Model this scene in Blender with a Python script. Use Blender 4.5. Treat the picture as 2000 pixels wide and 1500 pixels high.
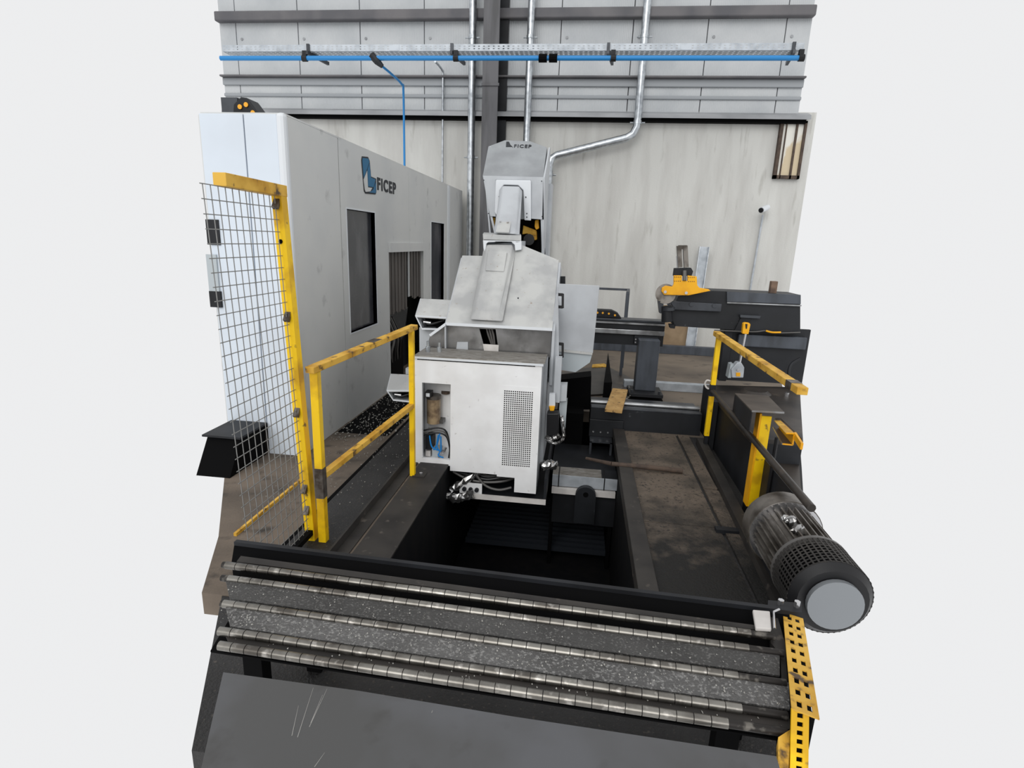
import bpy, math, random
from mathutils import Vector as V, Matrix
random.seed(7)
for o in list(bpy.data.objects): bpy.data.objects.remove(o)
sc = bpy.context.scene
COL = sc.collection
# ------------------------------------------------------------------ camera, world, light
FPX, YAW, PITCH, ROLL, RA = 1090.9, 0.116154, -0.249378, 0.0361774, -0.033458
_cy, _sy, _cp, _sp = math.cos(YAW), math.sin(YAW), math.cos(PITCH), math.sin(PITCH)
FW = V((-_sy*_cp, _cy*_cp, _sp)); _r = V((_cy, _sy, 0)); _u = _r.cross(FW)
RT = _r*math.cos(ROLL) + _u*math.sin(ROLL); UP = _u*math.cos(ROLL) - _r*math.sin(ROLL)
CAM = V((0, 0, 1.72))
cd = bpy.data.cameras.new('camera'); cam = bpy.data.objects.new('camera', cd); COL.objects.link(cam)
cd.sensor_fit = 'HORIZONTAL'; cd.sensor_width = 36.0; cd.lens = 36.0*FPX/2000.0; cd.clip_start = .05
m = Matrix((RT, UP, -FW)).transposed().to_4x4(); m.translation = CAM
cam.matrix_world = m
sc.camera = cam
w = bpy.data.worlds.new('daylight'); sc.world = w; w.use_nodes = True
bg = w.node_tree.nodes['Background']; bg.inputs[0].default_value = (0.985, 0.99, 1.0, 1); bg.inputs[1].default_value = 0.86
sl = bpy.data.lights.new('skylight_sun', 'SUN'); sl.energy = 1.2; sl.angle = math.radians(40); sl.color = (1, .99, .97)
so = bpy.data.objects.new('skylight_sun', sl); COL.objects.link(so); so.location = (0, 0, 8)
so.rotation_euler = V((.15, .9, -.5)).to_track_quat('-Z', 'Y').to_euler()
sc.view_settings.view_transform = 'Standard'; sc.view_settings.look = 'None'
sc.view_settings.exposure = 0.0; sc.view_settings.gamma = 1.0; sc.view_settings.use_curve_mapping = False

def P(px, py, x=None, y=None, z=None):
    "a point of the photograph put on a plane of the hall"
    d = FW + RT*((px-1000)/FPX) - UP*((py-750)/FPX)
    t = (x-CAM.x)/d.x if x is not None else (y-CAM.y)/d.y if y is not None else (z-CAM.z)/d.z
    return CAM + d*t
# ------------------------------------------------------------------ materials
def lin(c): return tuple((v/255/12.92 if v/255 <= .04045 else ((v/255+.055)/1.055)**2.4) for v in c)
MATS = {}
def mat(name, rgb, rough=.6, metal=0., spec=.4, rgb2=None, nscale=3., ncut=(.4, .65), stretch=(1, 1, 1),
        rgb3=None, n3=20., cut3=(.6, .68), bump=0., bscale=60., wave=None, detail=6):
    mt = bpy.data.materials.new(name); mt.use_nodes = True; N = mt.node_tree.nodes; L = mt.node_tree.links
    b = N['Principled BSDF']; b.inputs['Roughness'].default_value = rough; b.inputs['Metallic'].default_value = metal
    b.inputs['Specular IOR Level'].default_value = spec
    c1 = lin(rgb)+(1,); b.inputs['Base Color'].default_value = c1
    tc = N.new('ShaderNodeTexCoord'); mp = N.new('ShaderNodeMapping'); mp.inputs['Scale'].default_value = stretch
    geo = N.new('ShaderNodeNewGeometry'); L.new(geo.outputs['Position'], mp.inputs[0])
    cur = None
    def layer(a, colr, sc_, cut):
        n = N.new('ShaderNodeTexNoise'); n.inputs['Scale'].default_value = sc_; n.inputs['Detail'].default_value = detail
        L.new(mp.outputs[0], n.inputs['Vector'])
        r = N.new('ShaderNodeMapRange'); r.inputs[1].default_value = cut[0]; r.inputs[2].default_value = cut[1]
        L.new(n.outputs[0], r.inputs[0])
        x = N.new('ShaderNodeMix'); x.data_type = 'RGBA'; L.new(r.outputs[0], x.inputs[0])
        if a is None: x.inputs[6].default_value = c1
        else: L.new(a, x.inputs[6])
        x.inputs[7].default_value = lin(colr)+(1,)
        return x.outputs[2]
    if rgb2: cur = layer(cur, rgb2, nscale, ncut)
    if rgb3: cur = layer(cur, rgb3, n3, cut3)
    if cur: L.new(cur, b.inputs['Base Color'])
    h = None
    if wave:   # fine ribs along z: bands across x
        wv = N.new('ShaderNodeTexWave'); wv.bands_direction = 'X'; wv.inputs['Scale'].default_value = wave
        L.new(geo.outputs['Position'], wv.inputs['Vector']); h = wv.outputs['Fac']
    elif bump:
        nb = N.new('ShaderNodeTexNoise'); nb.inputs['Scale'].default_value = bscale; nb.inputs['Detail'].default_value = 4
        L.new(geo.outputs['Position'], nb.inputs['Vector']); h = nb.outputs[0]
    if h:
        bp = N.new('ShaderNodeBump'); bp.inputs['Strength'].default_value = bump or .5; bp.inputs['Distance'].default_value = .01
        L.new(h, bp.inputs['Height']); L.new(bp.outputs[0], b.inputs['Normal'])
    MATS[name] = mt; return mt
mat('concrete', (202, 202, 198), .9, rgb2=(187, 186, 182), nscale=2.6, ncut=(.4, .7), stretch=(1.8, 1, .3),
    rgb3=(160, 158, 152), n3=6, cut3=(.6, .85), bump=.25, bscale=40)
mat('sheet', (188, 191, 193), .55, rgb2=(174, 178, 181), nscale=1.5, wave=11., bump=.35)
mat('shade_band_backing', (104, 102, 104), .6, rgb2=(84, 84, 88), nscale=2)  # dark grey of the painted shadow bands, also the backing behind the sheets
mat('shade_band_light', (150, 154, 158), .6)  # paler grey for the weaker painted shadow bands
mat('flash', (158, 160, 163), .5, rgb2=(130, 132, 135), nscale=3, stretch=(.4, 1, 1))
mat('column', (98, 98, 101), .6, rgb2=(78, 78, 80), nscale=3, stretch=(3, 3, .4))
mat('galv', (198, 203, 207), .28, .85, rgb2=(165, 170, 175), nscale=14)
mat('galv_dull', (186, 192, 198), .5, .3, rgb2=(160, 166, 172), nscale=8)
mat('blue', (38, 130, 196), .4); mat('blue_logo', (48, 108, 146), .6); mat('blue_hose', (30, 130, 205), .4)
mat('ink', (52, 54, 58), .7)
mat('enclosure', (209, 210, 208), .5, rgb2=(198, 200, 200), nscale=1.2, rgb3=(160, 161, 161), n3=5, cut3=(.63, .8))
mat('enclosure_front', (213, 222, 232), .5, rgb2=(205, 213, 222), nscale=1.2)
mat('trim_white', (218, 222, 226), .45)
mat('smoked', (50, 52, 58), .2, 0, .5, rgb2=(84, 84, 88), nscale=1.6, stretch=(1, 2.2, 1))  # paler patches put vague reflections into the glass colour
mat('cabinet', (243, 244, 245), .5, rgb2=(230, 230, 230), nscale=4, rgb3=(150, 146, 140), n3=17, cut3=(.66, .76))
mat('hood', (188, 189, 187), .45, rgb2=(166, 167, 167), nscale=4.5, ncut=(.42, .62), rgb3=(150, 138, 124), n3=24, cut3=(.66, .74))
mat('head', (186, 190, 194), .45, rgb2=(170, 173, 177), nscale=3.5)
mat('head_roof', (140, 143, 146), .6, rgb2=(158, 162, 165), nscale=4)
mat('worn_top', (124, 120, 113), .5, .3, rgb2=(156, 153, 148), nscale=14, stretch=(1, 4, 1), rgb3=(92, 84, 76), n3=22, cut3=(.58, .68))
mat('bare_steel', (112, 111, 110), .35, .75, rgb2=(150, 150, 150), nscale=3.5, rgb3=(72, 71, 70), n3=5, cut3=(.55, .75))
mat('yellow', (250, 204, 10), .45, rgb2=(214, 166, 16), nscale=5, ncut=(.5, .62), rgb3=(120, 92, 40), n3=16, cut3=(.66, .72))
mat('yellow_worn', (222, 176, 70), .6, rgb2=(188, 138, 34), nscale=9, rgb3=(84, 66, 46), n3=18, cut3=(.58, .68))
mat('yellow_bright', (242, 176, 16), .45, rgb2=(226, 158, 14), nscale=6)
mat('steel_spot', (110, 104, 98), .4, .6, rgb2=(70, 60, 52), nscale=20)
mat('wire', (138, 138, 136), .5, .4)
mat('black', (26, 27, 30), .55, 0, .3, rgb2=(36, 38, 42), nscale=4)
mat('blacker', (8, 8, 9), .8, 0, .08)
mat('beam_black', (33, 35, 39), .5, 0, .35, rgb2=(24, 26, 29), nscale=3, rgb3=(66, 68, 72), n3=18, cut3=(.68, .76))
mat('rail_dark', (70, 73, 78), .4, .4, rgb2=(52, 54, 58), nscale=6)
mat('rail_shine', (170, 172, 174), .3, .7, rgb2=(120, 120, 120), nscale=4, stretch=(1.5, 1, 1))
mat('slate', (74, 79, 87), .5, 0, .4, rgb2=(60, 64, 70), nscale=5, stretch=(2, 2, .5))
mat('floor', (118, 106, 94), .85, rgb2=(84, 76, 68), nscale=1.6, ncut=(.38, .62), rgb3=(58, 54, 50), n3=7, cut3=(.55, .75), bump=.3)
mat('floor_far', (122, 111, 98), .8, rgb2=(92, 84, 76), nscale=1.1, rgb3=(70, 64, 60), n3=5, cut3=(.58, .75), bump=.2)
mat('plate_dark', (48, 47, 47), .6, 0, .4, rgb2=(34, 33, 33), nscale=3, rgb3=(84, 78, 72), n3=60, cut3=(.62, .72), bump=.6, bscale=90)
mat('plate_brown', (104, 93, 82), .7, 0, .35, rgb2=(70, 64, 57), nscale=2.5, ncut=(.45, .62), rgb3=(50, 46, 42), n3=45, cut3=(.55, .7), bump=.7, bscale=80)
mat('plate_oily', (33, 32, 30), .6, 0, .35, rgb2=(70, 63, 55), nscale=3.2, ncut=(.5, .68), rgb3=(58, 54, 50), n3=50, cut3=(.56, .68), bump=.7, bscale=80)
mat('plate_edge', (56, 53, 50), .6, 0, .35, rgb2=(38, 36, 35), nscale=4, rgb3=(90, 84, 78), n3=14, cut3=(.64, .74))
mat('sheet_brown', (96, 88, 80), .5, .2, .4, rgb2=(80, 73, 66), nscale=6)
mat('greasy', (66, 60, 55), .45, 0, .45, rgb2=(36, 33, 31), nscale=2.4, ncut=(.4, .6), rgb3=(90, 80, 70), n3=4.5, cut3=(.6, .8))
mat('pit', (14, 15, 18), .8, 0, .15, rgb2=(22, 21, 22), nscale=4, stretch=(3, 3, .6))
mat('grate', (36, 40, 46), .6, 0, .3)
mat('roller', (140, 137, 131), .3, .9, rgb2=(92, 88, 83), nscale=9, rgb3=(176, 172, 166), n3=26, cut3=(.58, .7))
mat('roller_dirty', (44, 41, 39), .5, .4, rgb2=(110, 106, 100), nscale=30, ncut=(.52, .66))
mat('tray', (70, 69, 68), .7, .1, .35, rgb2=(86, 85, 84), nscale=3, rgb3=(112, 111, 109), n3=120, cut3=(.55, .68), bump=.7, bscale=160)
mat('tray_light', (104, 103, 102), .65, .1, .35, rgb2=(84, 83, 82), nscale=3, rgb3=(150, 149, 147), n3=110, cut3=(.52, .68), bump=.7, bscale=160)
mat('tray_dark', (66, 62, 59), .65, .1, .35, rgb2=(50, 48, 46), nscale=5)
mat('fore_plate', (85, 85, 85), .5, .2, .4, rgb2=(96, 97, 100), nscale=3, rgb3=(70, 68, 66), n3=7, cut3=(.55, .75))
mat('scratch', (160, 158, 154), .5, .3)
mat('chip', (170, 168, 162), .35, .6)
mat('motor', (126, 121, 115), .4, .55, rgb2=(76, 70, 64), nscale=9)
mat('motor_disc', (142, 146, 150), .4, .4)
mat('foil', (190, 190, 190), .22, .9, rgb2=(120, 118, 116), nscale=14)
mat('tag_white', (218, 214, 210), .6, rgb2=(200, 196, 192), nscale=9)
mat('wood', (192, 156, 100), .8, rgb2=(170, 134, 82), nscale=8, rgb3=(84, 66, 48), n3=26, cut3=(.6, .68))
mat('wood_old', (128, 106, 90), .9, rgb2=(96, 80, 70), nscale=12)
mat('rust', (86, 72, 62), .8, rgb2=(66, 56, 50), nscale=14)
mat('pane', (226, 224, 216), .35, rgb2=(206, 190, 160), nscale=1.4, ncut=(.52, .56), stretch=(2, 1, .8))
mat('wall_shade_tan', (168, 146, 118), .85, rgb2=(138, 118, 94), nscale=3)  # tan that carries the shade on the wall foot
mat('curtain', (98, 92, 88), .55, 0, .4, rgb2=(70, 66, 64), nscale=7, stretch=(3, 6, .3))
mat('curtain_shine', (176, 178, 180), .3, 0, .6)
mat('hose', (24, 24, 26), .4); mat('hose_grey', (90, 88, 86), .4)
mat('bowl', (172, 150, 118), .2, 0, .6, rgb2=(120, 100, 80), nscale=16)
mat('chrome', (200, 200, 202), .2, .9)
mat('orange_dot', (236, 168, 44), .5)
mat('grey_panel', (176, 184, 188), .5)
M_ = MATS
# oil film that has crept over the walkway plates from the conveyor end
mt = MATS['plate_brown']; N = mt.node_tree.nodes; L = mt.node_tree.links
bs = N['Principled BSDF']; src = bs.inputs['Base Color'].links[0].from_socket
g_ = N.new('ShaderNodeNewGeometry'); sp = N.new('ShaderNodeSeparateXYZ'); L.new(g_.outputs['Position'], sp.inputs[0])
nz = N.new('ShaderNodeTexNoise'); nz.inputs['Scale'].default_value = 9; nz.inputs['Detail'].default_value = 8; L.new(g_.outputs['Position'], nz.inputs['Vector'])
ad = N.new('ShaderNodeMath'); ad.operation = 'MULTIPLY_ADD'; L.new(nz.outputs[0], ad.inputs[0]); ad.inputs[1].default_value = 1.6; L.new(sp.outputs['Y'], ad.inputs[2])
rr = N.new('ShaderNodeMapRange'); rr.inputs[1].default_value = 3.75; rr.inputs[2].default_value = 4.55; L.new(ad.outputs[0], rr.inputs[0])
mx = N.new('ShaderNodeMix'); mx.data_type = 'RGBA'; L.new(rr.outputs[0], mx.inputs[0]); mx.inputs[6].default_value = lin((30, 29, 28))+(1,); L.new(src, mx.inputs[7])
L.new(mx.outputs[2], bs.inputs['Base Color'])
# ------------------------------------------------------------------ mesh helper
class MB:
    def __init__(s): s.v = []; s.f = []
    def add(s, vs, fs):
        b = len(s.v); s.v += [V(p) for p in vs]; s.f += [tuple(i+b for i in f) for f in fs]; return s
    def box(s, x0, x1, y0, y1, z0, z1):
        vs = [(x, y, z) for z in (z0, z1) for y in (y0, y1) for x in (x0, x1)]
        return s.add(vs, [(0, 2, 3, 1), (4, 5, 7, 6), (0, 1, 5, 4), (2, 6, 7, 3), (0, 4, 6, 2), (1, 3, 7, 5)])
    def prism(s, pts, ext):
        n = len(pts); a = [V(p) for p in pts]; e = V(ext); b = [p+e for p in a]
        return s.add(a+b, [tuple(range(n))[::-1], tuple(range(n, 2*n))] + [(i, (i+1) % n, n+(i+1) % n, n+i) for i in range(n)])
    def loft(s, A, B, caps=True):
        n = len(A); fs = [(i, (i+1) % n, n+(i+1) % n, n+i) for i in range(n)]
        if caps: fs += [tuple(range(n))[::-1], tuple(range(n, 2*n))]
        return s.add(list(A)+list(B), fs)
    def beam(s, a, b, wx, wz, up=(0, 0, 1)):
        "rectangular bar between two points"
        a = V(a); b = V(b); d = (b-a).normalized(); u = V(up)
        r = d.cross(u)
        if r.length < 1e-4: r = d.cross(V((0, 1, 0)))
        r.normalize(); u = r.cross(d)
        A = [a+r*wx/2*i+u*wz/2*j for i, j in ((-1, -1), (1, -1), (1, 1), (-1, 1))]
        return s.loft(A, [p+(b-a) for p in A])
    def tube(s, pts, r, n=8, caps=True):
        pts = [V(p) for p in pts]; rings = []
        t0 = (pts[1]-pts[0]).normalized(); ref = V((0, 0, 1)) if abs(t0.z) < .9 else V((0, 1, 0))
        for i, p in enumerate(pts):
            t = (pts[min(i+1, len(pts)-1)]-pts[max(i-1, 0)]).normalized()
            a = t.cross(ref).normalized(); ref = a.cross(t).normalized()
            rr = r[i] if isinstance(r, (list, tuple)) else r
            rings.append([p+(a*math.cos(2*math.pi*k/n)+ref*math.sin(2*math.pi*k/n))*rr for k in range(n)])
        b = len(s.v); 
        for rg in rings: s.v += rg
        for i in range(len(rings)-1):
            for k in range(n):
                s.f.append((b+i*n+k, b+i*n+(k+1) % n, b+(i+1)*n+(k+1) % n, b+(i+1)*n+k))
        if caps:
            s.f.append(tuple(b+k for k in range(n))[::-1]); s.f.append(tuple(b+(len(rings)-1)*n+k for k in range(n)))
        return s
    def disc(s, c, axis, r, t, n=16): c = V(c); a = V(axis).normalized()*t; return s.tube([c, c+a], r, n)
    def build(s, name, m_, parent=None, bev=0., smooth=False, kind=None, label=None):
        if parent is None:
            xs = [p.x for p in s.v]; ys = [p.y for p in s.v]; zs = [p.z for p in s.v]
            org = V(((min(xs)+max(xs))/2, (min(ys)+max(ys))/2, min(zs)))
        else: org = wl(parent)
        me = bpy.data.meshes.new(name); me.from_pydata([p-org for p in s.v], [], s.f); me.validate()
        import bmesh
        b = bmesh.new(); b.from_mesh(me); bmesh.ops.recalc_face_normals(b, faces=b.faces); b.to_mesh(me); b.free()
        o = bpy.data.objects.new(name, me); COL.objects.link(o); me.materials.append(M_[m_])
        if parent is None: o.location = org
        else: o.parent = parent
        if smooth:
            for p in me.polygons: p.use_smooth = True
            me.set_sharp_from_angle(angle=.8)
        if bev:
            md = o.modifiers.new('bevel', 'BEVEL'); md.width = bev; md.segments = 2; md.limit_method = 'ANGLE'
        if kind: o['kind'] = kind
        if label: o['label'] = label
        return o
def wl(o):
    p = V((0, 0, 0))
    while o: p += o.location; o = o.parent
    return p
def thing(name, label, cat, loc, group=None):
    o = bpy.data.objects.new(name, None); COL.objects.link(o); o.location = loc; o.empty_display_size = .1
    return tag(o, label, cat, group)
def tag(o, label, cat, group=None):
    o['label'] = label; o['category'] = cat
    if group: o['group'] = group
    return o
def struct(o): o['kind'] = 'structure'; return o
def copy(o, delta, parent=None):
    c = o.copy(); COL.objects.link(c); c.location = o.location+V(delta)
    if parent: c.parent = parent
    return c
def box(*a): return MB().box(*a)
def plate(pts, y, t=.02):
    "an outline at distance y given real thickness"
    return MB().prism([P(a, b, y=y) for a, b in pts], (0, t, 0))
def bez(pts, n=10):
    "smooth path through points"
    out = []; pts = [V(p) for p in pts]; q = [pts[0]]+pts+[pts[-1]]
    for i in range(1, len(q)-2):
        for k in range(n):
            t = k/n; a, b, c, d = q[i-1:i+3]
            out.append(.5*((2*b)+(c-a)*t+(2*a-5*b+4*c-d)*t*t+(3*b-a-3*c+d)*t**3))
    return out+[pts[-1]]
def lattice(o, ux, uy, wd, ht, nx, ny, hole, t=.002, marx=0, mary=0):
    "perforated sheet: o corner, ux/uy unit axes, nx*ny square holes"
    b = MB(); ux = V(ux); uy = V(uy); n = ux.cross(uy)*t; o = V(o)
    px_, py_ = (wd-2*marx)/nx, (ht-2*mary)/ny
    def q(x0, x1, y0, y1): b.prism([o+ux*x0+uy*y0, o+ux*x1+uy*y0, o+ux*x1+uy*y1, o+ux*x0+uy*y1], n)
    g = 1-hole
    for i in range(nx+1):
        x0 = 0 if i == 0 else marx+i*px_-px_*g/2; x1 = wd if i == nx else marx+i*px_+px_*g/2
        q(x0, x1, 0, ht)
    for i in range(nx):
        x0, x1 = marx+i*px_+px_*g/2, marx+(i+1)*px_-px_*g/2
        for j in range(ny+1):
            y0 = 0 if j == 0 else mary+j*py_-py_*g/2; y1 = ht if j == ny else mary+j*py_+py_*g/2
            q(x0, x1, y0, y1)
    return b
def lettering(name, text, size_h, origin, ux, uy, m_, parent, width=None, bold=.0, depth=.003):
    cu = bpy.data.curves.new(name, 'FONT'); cu.body = text; cu.size = 1; cu.offset = bold; cu.extrude = .02; cu.space_character = 1.22
    t = bpy.data.objects.new(name, cu); COL.objects.link(t)
    dg = bpy.context.evaluated_depsgraph_get(); me = bpy.data.meshes.new_from_object(t.evaluated_get(dg))
    bpy.data.objects.remove(t)
    xs = [v.co.x for v in me.vertices]; ys = [v.co.y for v in me.vertices]
    x0, x1, y0, y1 = min(xs), max(xs), min(ys), max(ys)
    sy = size_h/(y1-y0); sx = (width/(x1-x0)) if width else sy
    ux, uy = V(ux), V(uy); nn = ux.cross(uy); org = wl(parent)
    for v in me.vertices:
        c = v.co.copy(); v.co = V(origin)+ux*(c.x-x0)*sx+uy*(c.y-y0)*sy+nn*(c.z/.02)*depth-org
    me.materials.clear(); me.materials.append(M_[m_])
    o = bpy.data.objects.new(name, me); COL.objects.link(o); o.parent = parent
    return o
#==================================================================== SETTING
YW = 10.1
wall = struct(box(-6.45, 3.5, YW, YW+.2, -.15, 3.86).build('wall_back', 'concrete'))
# insulated sheet panels above the concrete
xs = [-6.45, -6.15, -5.03, -3.94, -2.84, -1.72, -.59, .545, 1.69, 2.85, 3.22]
for i in range(len(xs)-1):
    zb = 3.83 if i < 8 else 3.80
    p = box(xs[i]+.006, xs[i+1]-.006, YW-.03, YW+.02, zb, 5.75).build('sheet_panel', 'sheet', wall, bev=.006)
box(-6.45, 3.22, YW+.03, YW+.05, 3.8, 5.75).build('backing', 'shade_band_backing', wall)
for i, x in enumerate(xs[1:-1]):
    MB().disc((x+.1, YW-.03, 4.92), (0, -1, 0), .022, .01, 10).build('screw', 'flash', wall)
box(-6.45, 3.22, YW-.16, YW-.03, 5.16, 5.31).build('shade_band_1', 'shade_band_backing', None, bev=.02)['kind'] = 'structure'  # added rail, its dark colour imitates a soft shadow band on the sheets
g2 = struct(box(-6.45, 3.22, YW-.15, YW-.03, 4.315, 4.345).build('shade_band_2', 'shade_band_backing', None, bev=.01))  # second added rail in place of a shadow band
box(-6.45, 3.22, YW-.07, YW-.03, 4.2, 4.315).build('lower_shade_band', 'shade_band_light', g2, bev=.01)  # grey strip continuing that shadow band downwards
box(-6.45, 3.22, YW-.06, YW-.03, 4.02, 4.075).build('shade_band_3', 'shade_band_light', None, bev=.015)['kind'] = 'structure'  # third added rail, a faint shadow band put into its colour
b = MB().prism([(-6.45, YW, 3.85), (-6.45, YW-.16, 3.79), (-6.45, YW-.18, 3.72), (-6.45, YW, 3.76)], (9.82, 0, 0))
ledge = struct(b.build('trim_4', 'flash', None))
box(-6.45, 3.32, YW-.12, YW-.01, 3.675, 3.73).build('ledge_shade_strip', 'blacker', ledge)  # black strip stands for the shade under the ledge
# floors
floor = struct(MB().prism([(-1.75, 2.2, 0), (-.97, 2.2, 0), (-.97, 9.3, 0), (-2.8, 9.3, 0), (-2.8, 4.0, 0), (-2.0, 2.7, 0)], (0, 0, -.12)).build('floor', 'floor'))
box(-.97, .40, 5.75, 10.1, -.12, -.002).build('slab', 'floor_far', floor)
MB().prism([(.40, 5.15, -.002), (1.98, 5.15, -.002), (2.50, 6.8, -.002), (.40, 6.8, -.002)], (0, 0, -.11)).build('slab', 'floor_far', floor)
MB().prism([(.40, 6.8, -.001), (2.50, 6.8, -.001), (3.45, 10.1, -.001), (.40, 10.1, -.001)], (0, 0, -.11)).build('slab', 'floor_far', floor)
box(-4.0, -.97, 9.3, 10.1, -.12, -.001).build('slab', 'floor_far', floor)
MB().prism([(-1.22, 1.4, -.004), (.74, 1.4, -.004), (1.10, 2.4, -.004), (-1.75, 2.4, -.004)], (0, 0, -.11)).build('slab', 'plate_dark', floor)
MB().prism([(.42, 2.3, -.003), (1.02, 2.3, -.003), (1.3, 3.0, -.003), (1.3, 5.15, -.003), (.42, 5.15, -.003)], (0, 0, -.11)).build('slab', 'plate_dark', floor)
# tread plates left of the pit and kerb angles
box(-1.57, -1.285, 2.2, 5.7, 0, .006).build('tread_plate', 'plate_dark', floor)
box(-1.60, -1.575, 2.2, 5.7, 0, .004).build('seam_strip', 'blacker', floor)
box(-1.275, -1.262, 2.2, 5.0, 0, .06).build('kerb_angle', 'plate_edge', floor)
box(-1.262, -1.19, 2.2, 5.0, 0, .008).build('kerb_angle', 'plate_edge', floor)
box(-1.17, -.945, 2.2, 4.75, 0, .012).build('pit_kerb', 'plate_edge', floor)
box(-1.918, -1.90, 2.72, 3.6, 0, .02).build('floor_angle', 'yellow_worn', floor)
# walkway right of the pit
for y0, y1 in ((2.3, 3.35), (3.355, 5.16)):
    box(.495, .965, y0, y1, -.01, .008).build('tread_plate', 'plate_brown', floor)
box(.385, .49, 2.3, 5.15, -.06, .03).build('pit_kerb', 'plate_edge', floor, bev=.004)
for y0, y1 in ((2.45, 3.28), (3.34, 3.92), (3.95, 5.15)):
    box(.985, 1.085, y0, y1, 0, .015).build('edge_strip', 'plate_brown', floor)
box(.93, 1.09, 3.285, 3.335, 0, .03).build('cross_angle', 'black', floor)
MB().beam((1.155, 4.95, .03), (1.075, 2.45, .03), .07, .07).build('kerb_beam', 'plate_edge', floor)
# pit
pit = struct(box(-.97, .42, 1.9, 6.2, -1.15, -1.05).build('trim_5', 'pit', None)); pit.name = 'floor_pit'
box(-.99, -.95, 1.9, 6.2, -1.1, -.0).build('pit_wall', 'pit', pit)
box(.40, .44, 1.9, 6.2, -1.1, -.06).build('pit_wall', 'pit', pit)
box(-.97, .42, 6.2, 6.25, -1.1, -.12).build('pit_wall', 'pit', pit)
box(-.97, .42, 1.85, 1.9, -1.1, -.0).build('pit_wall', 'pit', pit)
gb = None
for i in range(12):
    y = 4.5+i*.085
    if gb is None: gb = box(-.9, .36, y, y+.03, -.95, -.9).build('grate_bar', 'grate', pit)
    else: copy(gb, (0, i*.085, 0))
# far kerbs
tag(box(.60, 1.72, 6.86, 6.96, 0, .10).build('kerb_channel', 'galv_dull', None, bev=.005), 'light grey steel channel on the far floor behind the black pillar', 'channel')
tag(box(.15, 2.35, 9.4, 9.5, 0, .14).build('kerb_channel', 'slate', None, bev=.005), 'long grey steel channel lying along the foot of the concrete wall', 'channel')
tag(box(1.42, 1.98, 9.92, 9.98, 0, .75).build('wall_shade_slab', 'wall_shade_tan', None), 'brown slab imitating the shaded foot of the concrete wall', 'board')  # no separate board: shade on the wall built as a brown slab
# window in wall, right
win = struct(box(2.98, 3.34, YW-.05, YW-.01, 2.88, 3.70).build('window_1', 'pane', None))
x0, x1, z0, z1, yy = 2.96, 3.36, 2.86, 3.72, YW-.08
for a in ((x0, x0+.05, z0, z1), (x1-.04, x1, z0, z1), (x0, x1, z0, z0+.05), (3.20, 3.23, z0, z1), (3.05, 3.065, z0, z1), (x0, x1, z1-.03, z1)):
    box(a[0], a[1], yy, YW, a[2], a[3]).build('window_bar', 'rust', win)
# column
c = thing('steel_column', 'dark grey steel I-section column rising behind the machine head', 'column', (-1.6, 9.7, 0))
box(-1.77, -1.52, 9.62, 9.66, 0, 5.7).build('flange', 'column', c)
box(-1.66, -1.63, 9.66, 10.0, 0, 5.7).build('web', 'column', c)
box(-1.77, -1.43, 9.99, 10.06, 0, 5.7).build('flange', 'black', c)
box(-1.78, -1.5, 9.60, 9.62, 4.1, 4.14).build('splice_plate', 'column', c)
#==================================================================== PIPES
def pipe(label, pts, r, clips=(), m_='galv', cat='pipe', extra=None):
    p0 = pts[-1]; t = thing('steel_pipe', label, cat, V((p0[0], p0[1], p0[2])), 'galvanized pipes on the back wall')
    MB().tube(pts, r, 16).build('tube', m_, t, smooth=True)
    for z_, x_ in clips:
        MB().tube([(x_, 9.9, z_), (x_, 9.9, z_+.05)], r*1.12, 16).tube([(x_-r*1.9, 9.9, z_+.02), (x_+r*1.9, 9.9, z_+.02)], .012, 8).tube([(x_, 9.9, z_+.02), (x_, YW-.02, z_+.02)], .012, 8).build('clip', 'galv', t)
    return t
pipe('vertical galvanized pipe left of the steel column', [(-1.995, 9.9, 5.7), (-1.985, 9.9, 0)], .062, ((4.85, -1.995), (3.05, -1.99)))
pipe('vertical galvanized pipe ending behind the top of the machine head', [(-1.06, 9.9, 5.7), (-1.06, 9.9, 1.0)], .058, ((4.85, -1.06),))
A = [(.72, 9.9, 5.7), (.72, 9.9, 3.72), (.715, 9.9, 3.58), (.66, 9.9, 3.47), (.56, 9.9, 3.41), (-.55, 9.9, 3.13), (-.63, 9.9, 3.08), (-.66, 9.9, 2.98), (-.66, 9.9, 1.2)]
pipe('galvanized pipe that drops, bends and slants left to the machine head', A, .062, ((4.85, .72), (3.62, .72), (2.8, -.66)))
# cable tray
zt = 4.262
t = thing('cable_tray', 'perforated galvanized cable tray running across the whole wall', 'cable tray', (-1.4, 8.5, zt))
XL, XR = -5.42, 2.66
lattice((XL, 8.5, zt), (1, 0, 0), (0, 0, 1), XR-XL, .085, 118, 2, .38, .002, 0, .012).build('side_flange', 'galv_dull', t)
lattice((XL, 8.5, zt), (1, 0, 0), (0, 1, 0), XR-XL, .27, 118, 4, .4, .002, 0, .02).build('tray_floor', 'galv_dull', t)
box(XL, XR, 8.765, 8.77, zt, zt+.085).build('side_flange', 'galv_dull', t)
for x in (-4.05, -1.95, .2, 2.58):
    MB().beam((x-.05, 8.44, zt-.03), (x+.03, 8.96, zt-.03), .035, .045).box(x-.07, x-.03, 8.47, 8.50, zt-.05, zt+.09).build('bracket', 'rail_dark', t)
for x in (-2.9, 1.1):
    box(x, x+.14, 8.494, 8.499, zt+.005, zt+.08).build('joint_plate', 'galv_dull', t)
t = thing('air_pipe', 'bright blue compressed air pipe running under the cable tray', 'pipe', (-1.4, 8.47, 4.16))
MB().tube([(XL-.02, 8.46, 4.163), (XR+.01, 8.46, 4.158)], .032, 12).build('tube', 'blue', t, smooth=True)
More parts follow.
